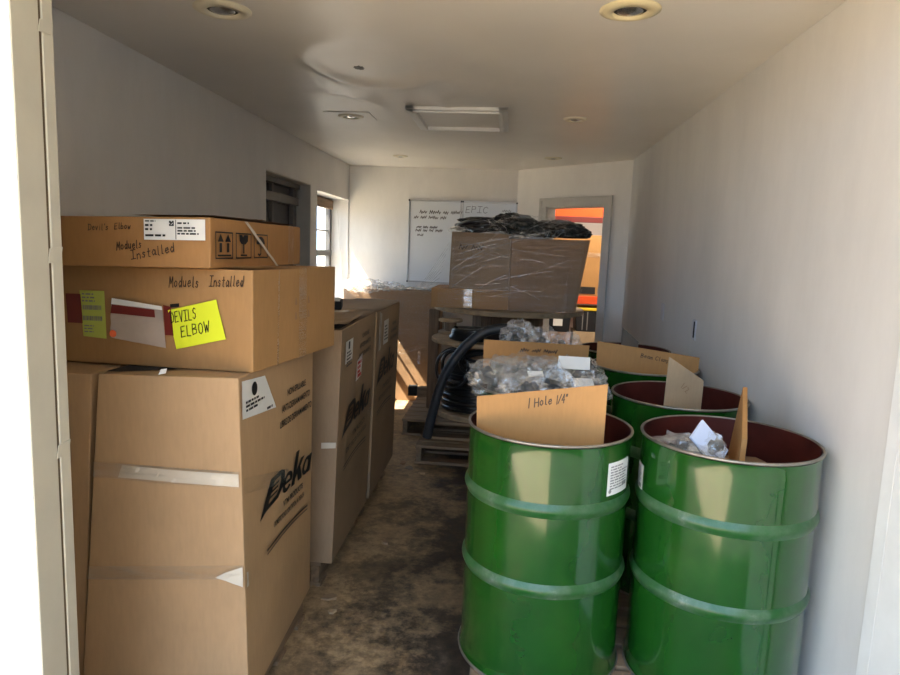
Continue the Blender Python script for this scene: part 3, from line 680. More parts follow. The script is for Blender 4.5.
# middle carton
def rotbox(frx, fry, rot, wdt, dep, z0, z1, sag=.018):
    d = V((math.sin(rot), math.cos(rot), 0)); l_ = V((-math.cos(rot), math.sin(rot), 0))
    f = V((frx, fry, 0)); q = [f+l_*wdt, f, f+d*dep, f+d*dep+l_*wdt]
    dz = (-sag, 0, 0, -sag)
    return [p+V((0, 0, z0+k)) for p, k in zip(q, dz)] + [p+V((0, 0, z1+k)) for p, k in zip(q, dz)]
mp_ = rotbox(-.772, 1.905, math.radians(7.5), .90, .635, 1.190, 1.506)
t, fr, ri, tp = carton_thing('wide brown carton with yellow note, middle of the front left stack', mp_, 'cb_mid', 'cartons stacked at the front left', 10, .003, 11)
W = fr.L
bm = B(); hand(bm, fr, 'Moduels', W-.285, .257, .032, .0027, .03, seed=3, wide=.60); hand(bm, fr, 'Installed', W-.145, .264, .032, .0027, .0, seed=4, wide=.53); obj('handwriting', bm, 'marker', t)
bm = B(); patch(bm, fr, [(W-.262, .062), (W-.088, .102), (W-.12, .223), (W-.288, .184)], .002, 6, .003, 2); nt_ = obj('sticky_note', bm, 'yellow', t)
bm = B(); hand(bm, fr, 'DEVILS', W-.276, .143, .032, .0026, .22, .0055, seed=6, wide=.52); hand(bm, fr, 'ELBOW', W-.240, .102, .032, .0026, .22, .0055, seed=7, wide=.68); obj('note_writing', bm, 'ink', nt_)
bm = B(); patch(bm, fr, [(W-.603, .088), (W-.516, .083), (W-.519, .237), (W-.612, .237)], .002, 4, .001, 3); lm = obj('packing_list', bm, 'lime', t)
bm = B()
for b in (.175, .140):
    x = W-.600; r_ = random.Random(int(b*1000))
    while x < W-.532:
        wv = r_.uniform(.0015, .004); poly(bm, fr, [(x, b), (x+wv, b), (x+wv, b+.015), (x, b+.015)], .0045); x += wv + r_.uniform(.001, .0025)
textlines(bm, fr, W-.602, W-.53, .228, 3, .005, 2.2, 7, .0045, .6); textlines(bm, fr, W-.597, W-.53, .125, 3, .004, 2.4, 8, .0045, .6)
obj('list_print', bm, 'grey_ink', lm)
tapestrip(t, fr, [(W-.66, .13), (W-.603, .13), (W-.608, .225), (W-.665, .225)], 'pouch_red', 'pouch_edge', .001, 4)
tapestrip(t, fr, [(W-.30, .105), (W-.27, .105), (W-.278, .195), (W-.305, .20)], 'pouch_red', 'pouch_edge', .001, 5)
bm = B(); patch(bm, fr, [(W-.500, .088), (W-.298, .064), (W-.308, .192), (W-.492, .206)], .003, 10, .005, 6); po = obj('packing_slip_pouch', bm, 'pouch', t, True)
bm = B(); patch(bm, fr, [(W-.492, .168), (W-.330, .160), (W-.332, .184), (W-.486, .196)], .0095, 6, .001, 6); obj('pouch_band', bm, 'pouch_red', po)
bm = B(); patch(bm, fr, [(W-.490, .197), (W-.306, .184), (W-.308, .196), (W-.488, .216)], .0065, 8, .003, 9); obj('pouch_lip', bm, 'label', po)
bm = B(); poly(bm, fr, [(W-.498+.013+.013*math.cos(i*math.pi/6), .102+.012*math.sin(i*math.pi/6)) for i in range(12)], .0105); obj('orange_dot', bm, 'orange_dot', po)
bm = B(); poly(bm, fr, [(W-.282, .192), (W-.25, .196), (W-.25, .207), (W-.282, .203)], .001); obj('print_mark', bm, 'ink', t)
for q, sd_ in (([(.30, .0), (.36, .0), (.36, ri.H), (.30, ri.H)], 1), ([(.14, 0), (.15, 0), (.16, ri.H), (.15, ri.H)], 2)): tapestrip(t, ri, q, 'tape', wav=.002, seed=sd_)
bm = B()
for a, b in ((.27, .14), (.37, .14)):
    for dz in (0, .05): poly(bm, ri, [(a, b+dz), (a+.02, b+dz), (a+.012, b+dz+.025), (a+.004, b+dz+.025)], .002)
obj('print_mark', bm, 'cb_brown', t)
bm = B(); patch(bm, tp, [(tp.L-.30, -.0), (tp.L-.0, .0), (tp.L-.0, .27), (tp.L-.30, .27)], .0015, 6, .002, 1); obj('flap', bm, 'cb_mid', t)

# top carton
tpp = rotbox(-.884, 1.862, math.radians(2.0), .80, .75, 1.507, 1.657)
t, fr, ri, tp = carton_thing('flat brown carton with white shipping label, topmost on the front left stack', tpp, 'cb_top', 'cartons stacked at the front left', 10, .003, 17)
W = fr.L
bm = B(); hand(bm, fr, "Devil's", W-.385, .108, .018, .002, .03, seed=12, wide=.75); hand(bm, fr, 'Elbow', W-.30, .112, .018, .002, .03, seed=13, wide=.75)
hand(bm, fr, 'Moduels', W-.295, .050, .024, .0024, .10, seed=14, wide=.62); hand(bm, fr, 'Installed', W-.248, .022, .026, .0026, .18, seed=15, wide=.78); obj('handwriting', bm, 'marker', t)
bm = B(); patch(bm, fr, rect(W-.205, .082, W-.012, .143), .0015, 4, .0008, 1); lb = obj('shipping_label', bm, 'label', t)
bm = B(); poly(bm, fr, [(W-.104, .084), (W-.102, .084), (W-.102, .141), (W-.104, .141)], .0035)
textlines(bm, fr, W-.200, W-.15, .139, 1, .004, 2, 3, .0035); textlines(bm, fr, W-.200, W-.165, .128, 2, .006, 2, 4, .0035); textlines(bm, fr, W-.2, W-.13, .098, 1, .006, 2, 6, .0035)
textlines(bm, fr, W-.098, W-.05, .134, 1, .005, 2, 9, .0035); textlines(bm, fr, W-.098, W-.025, .120, 3, .0045, 1.9, 11, .0035)
for i in range(5):
    for j in range(5):
        if (i*3+j*5+i*j) % 3 != 1: poly(bm, fr, rect(W-.124+i*.003, .123+j*.003, W-.121+i*.003, .126+j*.003), .0035)
obj('label_print', bm, 'ink', lb)
def symbol_frame(bm, s):
    for a, b, c, d in ((0, 0, .115, .004), (0, .078, .115, .082), (0, 0, .005, .082), (.110, 0, .115, .082)): poly(bm, ri, rect(s+a, .028+b, s+c, .028+d), .002)
bm = B(); s0 = .02
symbol_frame(bm, s0)
for a in (.034, .082):
    poly(bm, ri, [(s0+a-.019, .080), (s0+a+.019, .080), (s0+a, .104)], .002); poly(bm, ri, rect(s0+a-.008, .048, s0+a+.008, .076), .002)
poly(bm, ri, rect(s0+.014, .036, s0+.102, .041), .002)
s0 = .155; symbol_frame(bm, s0)
poly(bm, ri, [(s0+.025, .104), (s0+.028, .084), (s0+.042, .074), (s0+.072, .074), (s0+.088, .084), (s0+.090, .104), (s0+.062, .104), (s0+.052, .096), (s0+.046, .104)], .002)
poly(bm, ri, rect(s0+.053, .044, s0+.062, .076), .002); poly(bm, ri, rect(s0+.034, .036, s0+.082, .041), .002)
s0 = .29; symbol_frame(bm, s0)
poly(bm, ri, [(s0+.057+.034*math.cos(math.pi*i/12), .076+.026*math.sin(math.pi*i/12)) for i in range(13)], .002)
ribbon(bm, ri, [(s0+.057, .078), (s0+.057, .044), (s0+.048, .038), (s0+.036, .042)], .006, .002)
obj('printed_symbols', bm, 'ink', t)
tapestrip(t, ri, [(.60, .0), (.66, 0), (.66, ri.H), (.60, ri.H)], 'tape', wav=.002, seed=3)
bm = B(); patch(bm, ri, [(.48, -.002), (.50, -.002), (.235, .148), (.21, .148)], .004, 10, .004, 4); obj('loose_strap', bm, 'tape_white_glare', t)
bm = B(); patch(bm, tp, [(tp.L-.22, .30), (tp.L+.004, .30), (tp.L+.004, .42), (tp.L-.22, .42)], .004, 6, .006, 2); obj('torn_flap', bm, 'cb_mid', t)
bm = B(); patch(bm, tp, [(tp.L-.25, .0), (tp.L+.002, .02), (tp.L+.002, .72), (tp.L-.25, .74)], .002, 6, .003, 6); obj('flap', bm, 'cb_brown', t)

# second and third tall cartons
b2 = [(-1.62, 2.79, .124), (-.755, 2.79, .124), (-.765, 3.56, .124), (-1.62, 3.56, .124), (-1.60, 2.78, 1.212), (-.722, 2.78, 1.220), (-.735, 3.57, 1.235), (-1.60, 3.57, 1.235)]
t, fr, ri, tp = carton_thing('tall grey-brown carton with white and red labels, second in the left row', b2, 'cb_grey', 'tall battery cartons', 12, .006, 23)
deka(t, ri, .12, .60, .14, .52)
spill(t, ri, .33, 1.00, .032, .75)
bm = B(); patch(bm, ri, rect(.06, .93, .20, 1.035), .002, 5, .002, 2); lb = obj('paper_label', bm, 'label', t)
bm = B(); textlines(bm, ri, .075, .185, .985, 5, .008, 1.9, 3, .0055); poly(bm, ri, rect(.10, .995, .13, 1.03), .0055); obj('label_print', bm, 'ink', lb)
bm = B(); patch(bm, ri, [(.30, .80), (.42, .81), (.43, .92), (.31, .90)], .002, 5, .002, 5); lb = obj('paper_label', bm, 'label', t)
bm = B(); textlines(bm, ri, .315, .41, .895, 3, .014, 1.6, 6, .0055); poly(bm, ri, rect(.32, .815, .40, .832), .0055); obj('label_print', bm, 'red_ink', lb)
tapestrip(t, fr, [(fr.L-.07, .550), (fr.L-.004, .556), (fr.L-.004, .582), (fr.L-.07, .578)], 'tape_white_glare', 'tape_glare_patch', .004, 6)
tapestrip(t, ri, [(.55, .51), (.72, .56), (.72, .59), (.55, .54)], 'tape', wav=.003, seed=6)
bm = B(); patch(bm, tp, [(tp.L-.38, .12), (tp.L+.006, .03), (tp.L+.006, .60), (tp.L-.38, .66)], .012, 10, .016, 2); obj('lifted_flap', bm, 'cb_grey', t)
bm = B(); patch(bm, tp, [(tp.L-.16, .0), (tp.L-.01, .0), (tp.L-.01, .40), (tp.L-.05, .10)], .003, 6, .001, 2); obj('torn_gap_shade', bm, 'dark', t)  # dark sheet painted for the shade in the torn flap's gap
bm = B(); patch(bm, tp, [(tp.L-.45, .20), (tp.L-.07, .42), (tp.L-.08, .46), (tp.L-.47, .26)], .028, 10, .006, 5); obj('tape_strip', bm, 'tape_white_glare', t)
tc_ = t
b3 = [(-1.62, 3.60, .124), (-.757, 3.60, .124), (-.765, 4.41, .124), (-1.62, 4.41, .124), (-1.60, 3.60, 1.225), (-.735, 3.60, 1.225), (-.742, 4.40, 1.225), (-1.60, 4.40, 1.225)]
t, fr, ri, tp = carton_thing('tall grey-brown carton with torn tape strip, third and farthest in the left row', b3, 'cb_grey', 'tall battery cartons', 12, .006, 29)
deka(t, ri, .10, .68, .15, .50)
bm = B(); patch(bm, ri, rect(.20, .885, .36, 1.03), .002, 5, .002, 2); lb = obj('paper_label', bm, 'label_grey', t)
bm = B(); textlines(bm, ri, .215, .34, 1.0, 5, .010, 2., 3, .0055); obj('label_print', bm, 'ink', lb)
tapestrip(t, ri, [(.04, .87), (.10, .87), (.12, 1.08), (.05, 1.10)], 'tape_white_glare', 'torn_tape', .006, 7)
spill(t, ri, .42, .97, .030, .7)
bm = B(); patch(bm, tp, [(tp.L-.30, .0), (tp.L+.005, .02), (tp.L+.005, .78), (tp.L-.30, .80)], .004, 6, .008, 8); obj('flap', bm, 'cb_grey', t)
# small black case lying on the second tall carton
t = thing('tool_case', 'small black case with pale lid lying on top of the second tall carton', 'case', (-.98, 3.40, 1.27))
bm = B(); obox(bm, (-.98, 3.42, 1.275), (.085, .02, 0), (-.02, .09, 0), (0, 0, .022), .004); obj('case_body', bm, 'dark', t)
bm = B(); obox(bm, (-.98, 3.42, 1.300), (.075, .018, 0), (-.018, .08, 0), (0, 0, .004), .002); obj('lid', bm, 'label', t)
bm = B(); obox(bm, (-.968, 3.325, 1.275), (.03, .007, 0), (-.001, .006, 0), (0, 0, .006), .001); obj('clasp', bm, 'chrome', t)

# film-wrapped carton by the far window
pp = [(-1.71, 6.62, .0), (-.70, 6.62, .0), (-.70, 6.95, .0), (-1.71, 6.95, .0), (-1.71, 6.62, 1.15), (-.70, 6.62, 1.15), (-.70, 6.95, 1.15), (-1.71, 6.95, 1.15)]
t, fr, ri, tp = carton_thing('large brown carton wrapped in clear film under the left whiteboard by the far window', pp, 'cb_brown', None, 10, .004, 41)
bm = B(); patch(bm, fr, rect(0, .42, fr.L, fr.H), .010, 24, .03, 3); patch(bm, ri, rect(0, .42, ri.L, ri.H), .010, 10, .02, 3); obj('stretch_wrap', bm, 'wrap', t, True)
bm = B(); patch(bm, tp, rect(0, .0, tp.L, tp.H), .01, 24, .05, 6); obj('top_film', bm, 'wrap_thick', t)
bm = B(); patch(bm, fr, [(.60, .48), (fr.L, .62), (fr.L, .66), (.60, .53)], .02, 8, .01, 4); patch(bm, fr, [(.80, .40), (.83, .40), (.83, .54), (.80, .54)], .02, 6, .005, 4); obj('tape_strip', bm, 'tape', t)
bm = B(); blob(bm, (-1.50, 6.62, 1.19), (.20, .12, .075), 5, 4, .35, 2.6); blob(bm, (-1.24, 6.68, 1.18), (.16, .10, .05), 8, 4, .35, 2.6); obj('bunched_film', bm, 'wrap_thick', t)

# ------------------------------------------------------------------ green drums
R_, HD, ZD = .277, .831, .180
def drum(label, c, with_label):
    cx, cy = c; z = ZD
    t = thing('steel_drum', label, 'drum', (cx, cy, z), 'green open steel drums')
    prof = [(R_+.004, z), (R_+.005, z+.012), (R_, z+.018)]
    prof += [(R_, z+HD*k) for k in (.06, .12, .18, .24, .30, .36)]
    h1, h2 = .421, .740
    for q in (.47, .52, .56, .60, .66, .70, .78, .82, .88, .94): prof.append((R_, z+HD*q))
    prof += [(R_, z+HD-.02), (R_+.002, z+HD-.012)]
    bm = B(); lathe(bm, prof, (cx, cy, 0), 96); obj('shell', bm, 'green', t, True)
    for hz in (h1, h2):
        bm = B(); zz = z+HD*hz
        lathe(bm, [(R_-.001, zz-.026), (R_+.003, zz-.018), (R_+.008, zz-.007), (R_+.0095, zz), (R_+.008, zz+.007), (R_+.003, zz+.018), (R_-.001, zz+.026)], (cx, cy, 0), 96); obj('rolling_hoop', bm, 'hoop', t, True)
    bm = B(); lathe(bm, [(R_-.005, z+HD-.004), (R_-.004, z+.02), (R_-.02, z+.012), (.001, z+.010)], (cx, cy, 0), 96); obj('lining', bm, 'red_oxide', t, True)
    bm = B(); pr = [(R_+.001+.005*math.cos(2*math.pi*k/10), z+HD-.005+.005*math.sin(2*math.pi*k/10)) for k in range(10)]; lathe(bm, pr, (cx, cy, 0), 96, True); obj('rim', bm, 'steel', t, True)
    bm = B(); pr = [(R_+.006+.004*math.cos(2*math.pi*k/8), z+.006+.006*math.sin(2*math.pi*k/8)) for k in range(8)]; lathe(bm, pr, (cx, cy, 0), 96, True); obj('bottom_chime', bm, 'steel', t, True)
    if with_label is not None:
        a0, s_, zb, hh, ww = with_label
        def f(s, tt, k=0.):
            a = a0 + s/R_; r = R_+.0015+k
            return V((cx+r*math.cos(a), cy+r*math.sin(a), zb+tt))
        bm = B(); patch(bm, f, rect(0, 0, ww, hh), 0, 8); lb = obj('hazard_label', bm, 'label', t, True)
        bm = B(); textlines(bm, f, .012, ww-.012, hh-.012, 9, .0045, 2.0, 3, .0008); poly(bm, f, [(.014+.007*math.cos(i*math.pi/5), .014+.007*math.sin(i*math.pi/5)) for i in range(10)], .0008); poly(bm, f, rect(ww-.045, .02, ww-.012, .034), .0008); obj('label_print', bm, 'grey_ink', lb)
    return t
DR = {'d1': (.163, 2.225), 'd2': (.752, 2.18), 'd3': (.160, 2.85), 'd4': (.750, 2.83), 'd5': (.750, 3.56), 'd6': (.750, 4.18), 'd7': (.165, 3.58)}
d1 = drum('green steel drum nearest the aisle at the front, tall hand-lettered board standing in it', DR['d1'], (math.radians(-51), 0, .835, .108, .125))
d2 = drum('green steel drum at the front against the right wall, bags and an upright board inside', DR['d2'], (math.radians(172), 0, .80, .10, .075))
base = drum('green steel drum behind the front aisle drum, heaped with bags of fittings', DR['d3'], None)
dup(base, (*DR['d4'], ZD), 'green steel drum against the right wall behind the front right drum, board standing across it')
dup(base, (*DR['d5'], ZD), 'green steel drum third along the right wall, long lettered board across it')
dup(base, (*DR['d6'], ZD), 'farthest green steel drum along the right wall, small grey board in it')
dup(base, (*DR['d7'], ZD), 'green steel drum hidden behind the heap of bags, printed orange board at its front')

def board(label, pts, m, th=.004, name='cardboard_divider', group='cardboard dividers in the drums'):
    """pts: BL, BR, TR, TL of the front face"""
    p = [V(q) for q in pts]; nrm = (p[1]-p[0]).cross(p[3]-p[0]).normalized()
    cen = sum(p, V())/4
    t = thing(name, label, 'cardboard', (p[0]+p[1])/2, group)
    bm = B(); hexa(bm, [p[0], p[1], p[1]-nrm*th, p[0]-nrm*th, p[3], p[2], p[2]-nrm*th, p[3]-nrm*th], .0012); obj('panel', bm, m, t)
    return t, face(p[0], p[1], p[2], p[3], .0006)
t, f = board('square cardboard sign hand-lettered with a hole size, in the front aisle drum', [(-.075, 2.20, .62), (.335, 2.13, .62), (.333, 2.10, 1.178), (-.092, 2.17, 1.098)], 'cb_sign')
bm = B(); hand(bm, f, '1', .165, f.H-.052, .030, .0034, .06); hand(bm, f, 'Hole', .19, f.H-.050, .026, .0034, .10, wide=.72); hand(bm, f, '1/4"', .258, f.H-.046, .026, .003, .06, wide=.5, gap=.8); obj('handwriting', bm, 'marker', t)
t, f = board('bare cardboard board seen nearly edge-on in the front right drum', [(.775, 2.10, .62), (.80, 2.36, .62), (.862, 2.36, 1.145), (.775, 2.08, 1.03)], 'cb_sign', .016)
t, f = board('pale cardboard board set at an angle in the drum behind the front right one', [(.672, 2.78, .62), (.865, 2.90, .62), (.872, 2.90, 1.062), (.686, 2.78, 1.178)], 'cb_pale')
bm = B(); hand(bm, f, '1/2', .085, f.H-.10, .030, .003, -.4, wide=.6); obj('handwriting', bm, 'cb_brown', t)
t, f = board('long board with small lettering across the third drum by the right wall', [(.485, 3.50, .70), (1.003, 3.47, .70), (1.008, 3.46, 1.080), (.482, 3.49, 1.137)], 'cb_sign')
bm = B(); hand(bm, f, 'Beam Clamps', .225, f.H-.050, .022, .0028, -.06, wide=.85); obj('handwriting', bm, 'marker', t)
t, f = board('dark grey pointed board in the farthest drum by the right wall', [(.715, 4.14, .70), (.83, 4.20, .70), (.838, 4.20, 1.052), (.722, 4.14, 1.148)], 'cb_dark')
t, f = board('wide orange-brown cardboard sign with a printed line behind the heap of bags', [(-.115, 3.46, .70), (.425, 3.50, .70), (.442, 3.49, 1.110), (-.122, 3.45, 1.120)], 'cb_sign')
bm = B(); scribble(bm, f, .19, f.H-.055, .16, .022, .005, 21); obj('handwriting', bm, 'marker', t)

def bag(label, c, size, seed, rotz=0., slip=None, group='clear bags of fittings', nf=10, sub=4, peak=0.):
    t = thing('plastic_bag', label, 'bag', (c[0], c[1], c[2]-size[2]*.6), group)
    bm = B(); blob(bm, c, size, seed, sub, .34, 1.7, rotz, None, peak); obj('film', bm, 'bag', t)
    rnd = random.Random(seed); bm = B()
    for i in range(nf):
        p = V((rnd.uniform(-.5, .5)*size[0], rnd.uniform(-.5, .5)*size[1], rnd.uniform(-.55, .3)*size[2])); p = V(c)+Matrix.Rotation(rotz, 3, 'Z') @ p
        q = Matrix.Rotation(rnd.uniform(0, 6), 3, (rnd.random(), rnd.random(), rnd.random()+.1))
        r = rnd.uniform(.012, .022)
        tube(bm, [p + q @ V((0, 0, -r*1.2)), p + q @ V((0, 0, r*.2)), p+q @ V((0, 0, r*1.2))], r, 6)
    o = obj('fittings', bm, 'fitting', t); o['kind'] = 'stuff'
    if slip:
        (sx, sy, sz), w_, h_, ang, tilt = slip
        q = Matrix.Rotation(ang, 3, 'Z') @ Matrix.Rotation(tilt, 3, 'X')
        bm = B(); obox(bm, (sx, sy, sz), q @ V((w_/2, 0, 0)), q @ V((0, h_/2, 0)), q @ V((0, 0, .0012))); obj('paper_slip', bm, 'label', t)
    return t
x, y = DR['d3']
bag('clear bag of fittings hanging over the left rim of the heaped drum', (x-.19, y-.09, 1.045), (.115, .12, .095), 1, .3)
bag('clear bag of fittings rolled open at the front left of the heaped drum', (x-.075, y-.19, 1.025), (.105, .075, .075), 2, .1, ((x-.035, y-.20, 1.098), .065, .03, .25, .6))
bag('peaked clear bag standing at the front middle of the heaped drum', (x+.06, y-.165, 1.035), (.13, .06, .105), 3, 0., None, 'clear bags of fittings', 6, 4, .95)
bag('clear bag with white slip on top, back right of the heaped drum', (x+.15, y+.06, 1.045), (.13, .11, .085), 4, .5, ((x+.135, y-.04, 1.125), .135, .06, -.06, .95))
bag('clear bag with folded white slip at the front right rim of the heaped drum', (x+.185, y-.115, 1.02), (.095, .085, .06), 5, .2, ((x+.165, y-.16, 1.065), .085, .05, .15, .5))
bag('clear bag of fittings at the back left of the heaped drum', (x-.09, y+.10, 1.05), (.14, .12, .085), 6, .8)
bag('clear bag of fittings in the middle of the heap', (x+.02, y+.0, 1.045), (.13, .12, .085), 7, 1.1)
x, y = DR['d7']
bag('tall twisted clear bag rising behind the printed orange sign, left one', (x-.10, y+.02, 1.11), (.10, .08, .10), 11, .3)
bag('clear bag rising behind the printed orange sign, middle one', (x+.04, y+.02, 1.10), (.10, .07, .085), 12, .6)
bag('clear bag peeking over the printed orange sign, right one', (x+.17, y+.04, 1.08), (.08, .07, .08), 13, .1)
x, y = DR['d2']
bag('flattened clear bag lying inside the front right drum', (x-.165, y-.06, .965), (.095, .11, .045), 21, .2)
t = bag('clear bag with white and blue paperwork tilted up inside the front right drum', (x-.085, y-.05, .975), (.055, .045, .062), 22, -.3, None, 'clear bags of fittings', 5)
ax_, ay_ = V((.68, .05, -.73)), V((.55, .55, .50)).normalized(); ay_ = (ay_-ax_*ay_.dot(ax_)/ax_.length_squared).normalized(); az_ = ax_.cross(ay_).normalized()
bm = B(); obox(bm, (x-.085, y-.075, 1.000), ax_*.068, ay_*.042, az_*.004, .001); pf = obj('paperwork', bm, 'paper_blue', t)
bm = B(); obox(bm, V((x-.083, y-.070, 1.002))-az_*.006, ax_*.060, ay_*.034, az_*.001); obj('paper_slip', bm, 'label', t)
bm = B(); box(bm, (x-.22, y-.20, ZD+.02), (x+.20, y+.20, .90), .05)
tag(obj('parts_carton', bm, 'cb_brown'), 'cardboard carton down inside the front right drum under the bags', 'box')
for k, (dx, dy) in {'d3': (0, 0), 'd7': (0, 0.02)}.items():
    x, y = DR[k]; bm = B(); disc(bm, (x+dx, y+dy, 0), .262, ZD+.022, .965, 40, 0, .04)
    tag(obj('parts_tub', bm, 'tote'), 'dark tub of parts filling the drum heaped with bags' if k == 'd3' else 'dark tub of parts filling the drum behind the orange sign', 'tub')

# ------------------------------------------------------------------ big wooden reel with boxes
RX, RY, RR = 0.0, 5.985, .68
t = thing('wooden_reel', 'big wooden cable reel standing upright, round top used as a table for boxes', 'reel', (RX, RY, .14))
bm = B(); disc(bm, (RX, RY, 0), RR, 1.055, 1.098, 72, 0, .006); obj('flange', bm, 'ply', t)
bm = B(); disc(bm, (RX, RY, 0), .60, .142, .187, 72, 0, .006); obj('flange', bm, 'ply', t)
bm = B()
for i in range(20):
    a = 2*math.pi*i/20
    obox(bm, (RX+.31*math.cos(a), RY+.31*math.sin(a), .621), (.012*math.cos(a), .012*math.sin(a), 0), (-.046*math.sin(a), .046*math.cos(a), 0), (0, 0, .433), .003)
obj('core_staves', bm, 'wood_z', t)
bm = B(); obox(bm, (RX-.655, RY-.20, .60), (.045, -.02, 0), (.007, .014, 0), (0, 0, .455), .003); obj('lagging_board', bm, 'wood_z', t)
t = thing('timber_offcut', 'timber offcut with black end lying on the slatted pallet beside the big reel', 'timber', (-.76, 6.30, .141))
bm = B(); obox(bm, (-.73, 6.30, .185), (.13, .01, 0), (-.004, .05, 0), (0, 0, .043), .004); obj('timber_body', bm, 'wood', t)
bm = B(); obox(bm, (-.905, 6.287, .188), (.045, .003, 0), (-.004, .054, 0), (0, 0, .047), .008); obj('black_end', bm, 'dark', t)

ZT = 1.099
bx1 = [(-.66, 5.50, ZT), (-.003, 5.50, ZT), (-.003, 6.05, ZT), (-.66, 6.05, ZT), (-.66, 5.50, 1.262), (-.003, 5.50, 1.262), (-.003, 6.05, 1.262), (-.66, 6.05, 1.262)]
t, fr, ri, tp = carton_thing('low wide carton under the lettered box on the big reel', bx1, 'cb_mid', 'film-wrapped cartons on the reel', 8, .003, 51)
tapestrip(t, fr, rect(.28, 0, .35, fr.H), 'tape', seed=3)
bx2 = [(-.515, 5.53, 1.264), (-.003, 5.53, 1.264), (-.003, 6.05, 1.264), (-.515, 6.05, 1.264), (-.505, 5.53, 1.742), (-.008, 5.53, 1.735), (-.008, 6.05, 1.735), (-.505, 6.05, 1.742)]
t, fr, ri, tp = carton_thing('square tan box with handwriting on top of the low wide carton', bx2, 'cb_grey', 'film-wrapped cartons on the reel', 8, .004, 53)
bm = B(); scribble(bm, fr, .07, .33, .16, .05, .006, 31); obj('handwriting', bm, 'marker', t)
bx3 = [(.0, 5.48, ZT), (.555, 5.48, ZT), (.54, 6.05, ZT), (.0, 6.05, ZT), (-.005, 5.48, 1.70), (.642, 5.48, 1.705), (.62, 6.05, 1.705), (-.005, 6.05, 1.70)]
t, fr, ri, tp = carton_thing('large brown box with flared open top on the right side of the big reel', bx3, 'cb_brown', 'film-wrapped cartons on the reel', 10, .006, 57)
bm = B(); patch(bm, fr, [(.01, .505), (.548, .51), (.553, .605), (.0, .60)], .006, 8, .008, 3); obj('top_flap', bm, 'cb_brown', t)
# stretch wrap round the whole load
ws = thing('stretch_wrap', 'clear stretch film wound round the boxes on the big reel with loose strands', 'plastic wrap', (0, 5.5, ZT))
def sheet(bm, pts_fn, nu, nv):
    g = [[bm.verts.new(pts_fn(i/nu, j/nv)) for j in range(nv+1)] for i in range(nu+1)]
    for i in range(nu):
        for j in range(nv): bm.faces.new((g[i][j], g[i+1][j], g[i+1][j+1], g[i][j+1]))
def wr(u, v):
    pth = [(-.675, 5.80), (-.60, 5.465), (0, 5.445), (.60, 5.44), (.70, 5.9)]
    x_ = u*(len(pth)-1); i = min(int(x_), len(pth)-2); fr_ = x_-i
    px_ = pth[i][0]*(1-fr_)+pth[i+1][0]*fr_; py_ = pth[i][1]*(1-fr_)+pth[i+1][1]*fr_
    z = ZT+.004 + v*.60
    k = max(0, min(1, (z-1.26)/.05)); 
    if px_ < -.5: px_ = px_ + k*.13*(1)*(min(1, (-.5-px_)/.1))
    if px_ > .5: px_ = px_ - (1-v)*.075
    dn = .018*(1-2*abs(mnoise.noise(V((px_*3+z*4, z*9-px_*5, 3))))) + .010*mnoise.noise(V((px_*14, z*30, 7)))
    return V((px_, py_-.004+dn*.8-.012, z))
bm = B(); sheet(bm, wr, 90, 40); obj('film_sheet', bm, 'wrap', ws, True)
bm = B(); rnd = random.Random(4)
for i in range(26):
    z0_ = rnd.uniform(1.20, 1.65); x0_ = rnd.uniform(-.55, .1); x1_ = x0_+rnd.uniform(.2, .55)
    z1_ = z0_+rnd.uniform(-.12, .22); yy = 5.42
    pts = smooth_path([(x0_, yy-.004, z0_), ((x0_+x1_)/2, yy-.012, (z0_+z1_)/2+rnd.uniform(-.01, .01)), (min(x1_, .6), yy-.004, z1_)], 6)
    tube(bm, pts, rnd.uniform(.0012, .0035), 4)
for i in range(16):  # pale strands drawn as glints on the film over the black bundles
    x0_ = rnd.uniform(-.35, .40); z0_ = rnd.uniform(1.68, 1.74)
    tube(bm, smooth_path([(x0_, 5.43, z0_), (x0_+rnd.uniform(-.05, .1), 5.45, 1.78), (x0_+rnd.uniform(-.1, .2), 5.55, 1.86)], 5), rnd.uniform(.0008, .0018), 3)
for i in range(8):   # strands fanning out to the left
    z0_ = 1.30+i*.05
    tube(bm, smooth_path([(-.60+i*.012, 5.46, z0_), (-.66-.012*i, 5.48, 1.29), (-.70-.018*i, 5.52, 1.255-.004*i)], 5), .0022, 4)
obj('film_strands_glints', bm, 'wrap_thick', ws)
# black bundles on top
def bundle(name, label, parts, m='blackbag'):
    c = V(parts[0][0]); bm = B()
    for c_, s_, sd_, rz in parts: blob(bm, c_, s_, sd_, 5, .20, 1.3, rz, -s_[2]*.6)
    o = obj(name, bm, m, None, True, (c.x, c.y, c.z)); return tag(o, label, 'bag', 'black bundles on the boxes')
bundle('black_bag', 'black polythene bundle heaped over the middle of the wrapped boxes', [((-.02, 5.72, 1.82), (.22, .18, .10), 2, .1), ((.08, 5.62, 1.79), (.18, .14, .09), 9, .4)])
bundle('black_bag', 'black polythene bundle sagging over the right-hand flared box', [((.38, 5.72, 1.785), (.24, .20, .085), 5, -.1), ((.52, 5.66, 1.76), (.14, .17, .06), 8, .2), ((.24, 5.62, 1.77), (.16, .14, .08), 12, .5)])
bundle('black_bag', 'long black rolled bundle lying across the lettered box, behind the hose coil', [((-.26, 5.92, 1.855), (.22, .07, .035), 3, .06), ((-.03, 5.95, 1.885), (.07, .06, .05), 6, 0)])
bm = B(); pts = []
for i in range(130):
    a = i/130*2*math.pi*3.2; r = .19+.012*math.sin(i*.7)
    pts.append(V((-.28+r*1.05*math.cos(a), 5.74+r*math.sin(a)*.8, 1.765+i*.0005+.012*math.sin(a*2.3))))
tube(bm, pts, .016, 8); tag(obj('hose_coil', bm, 'cable', None, True, None), 'coil of black hose on top of the lettered box on the reel', 'hose')
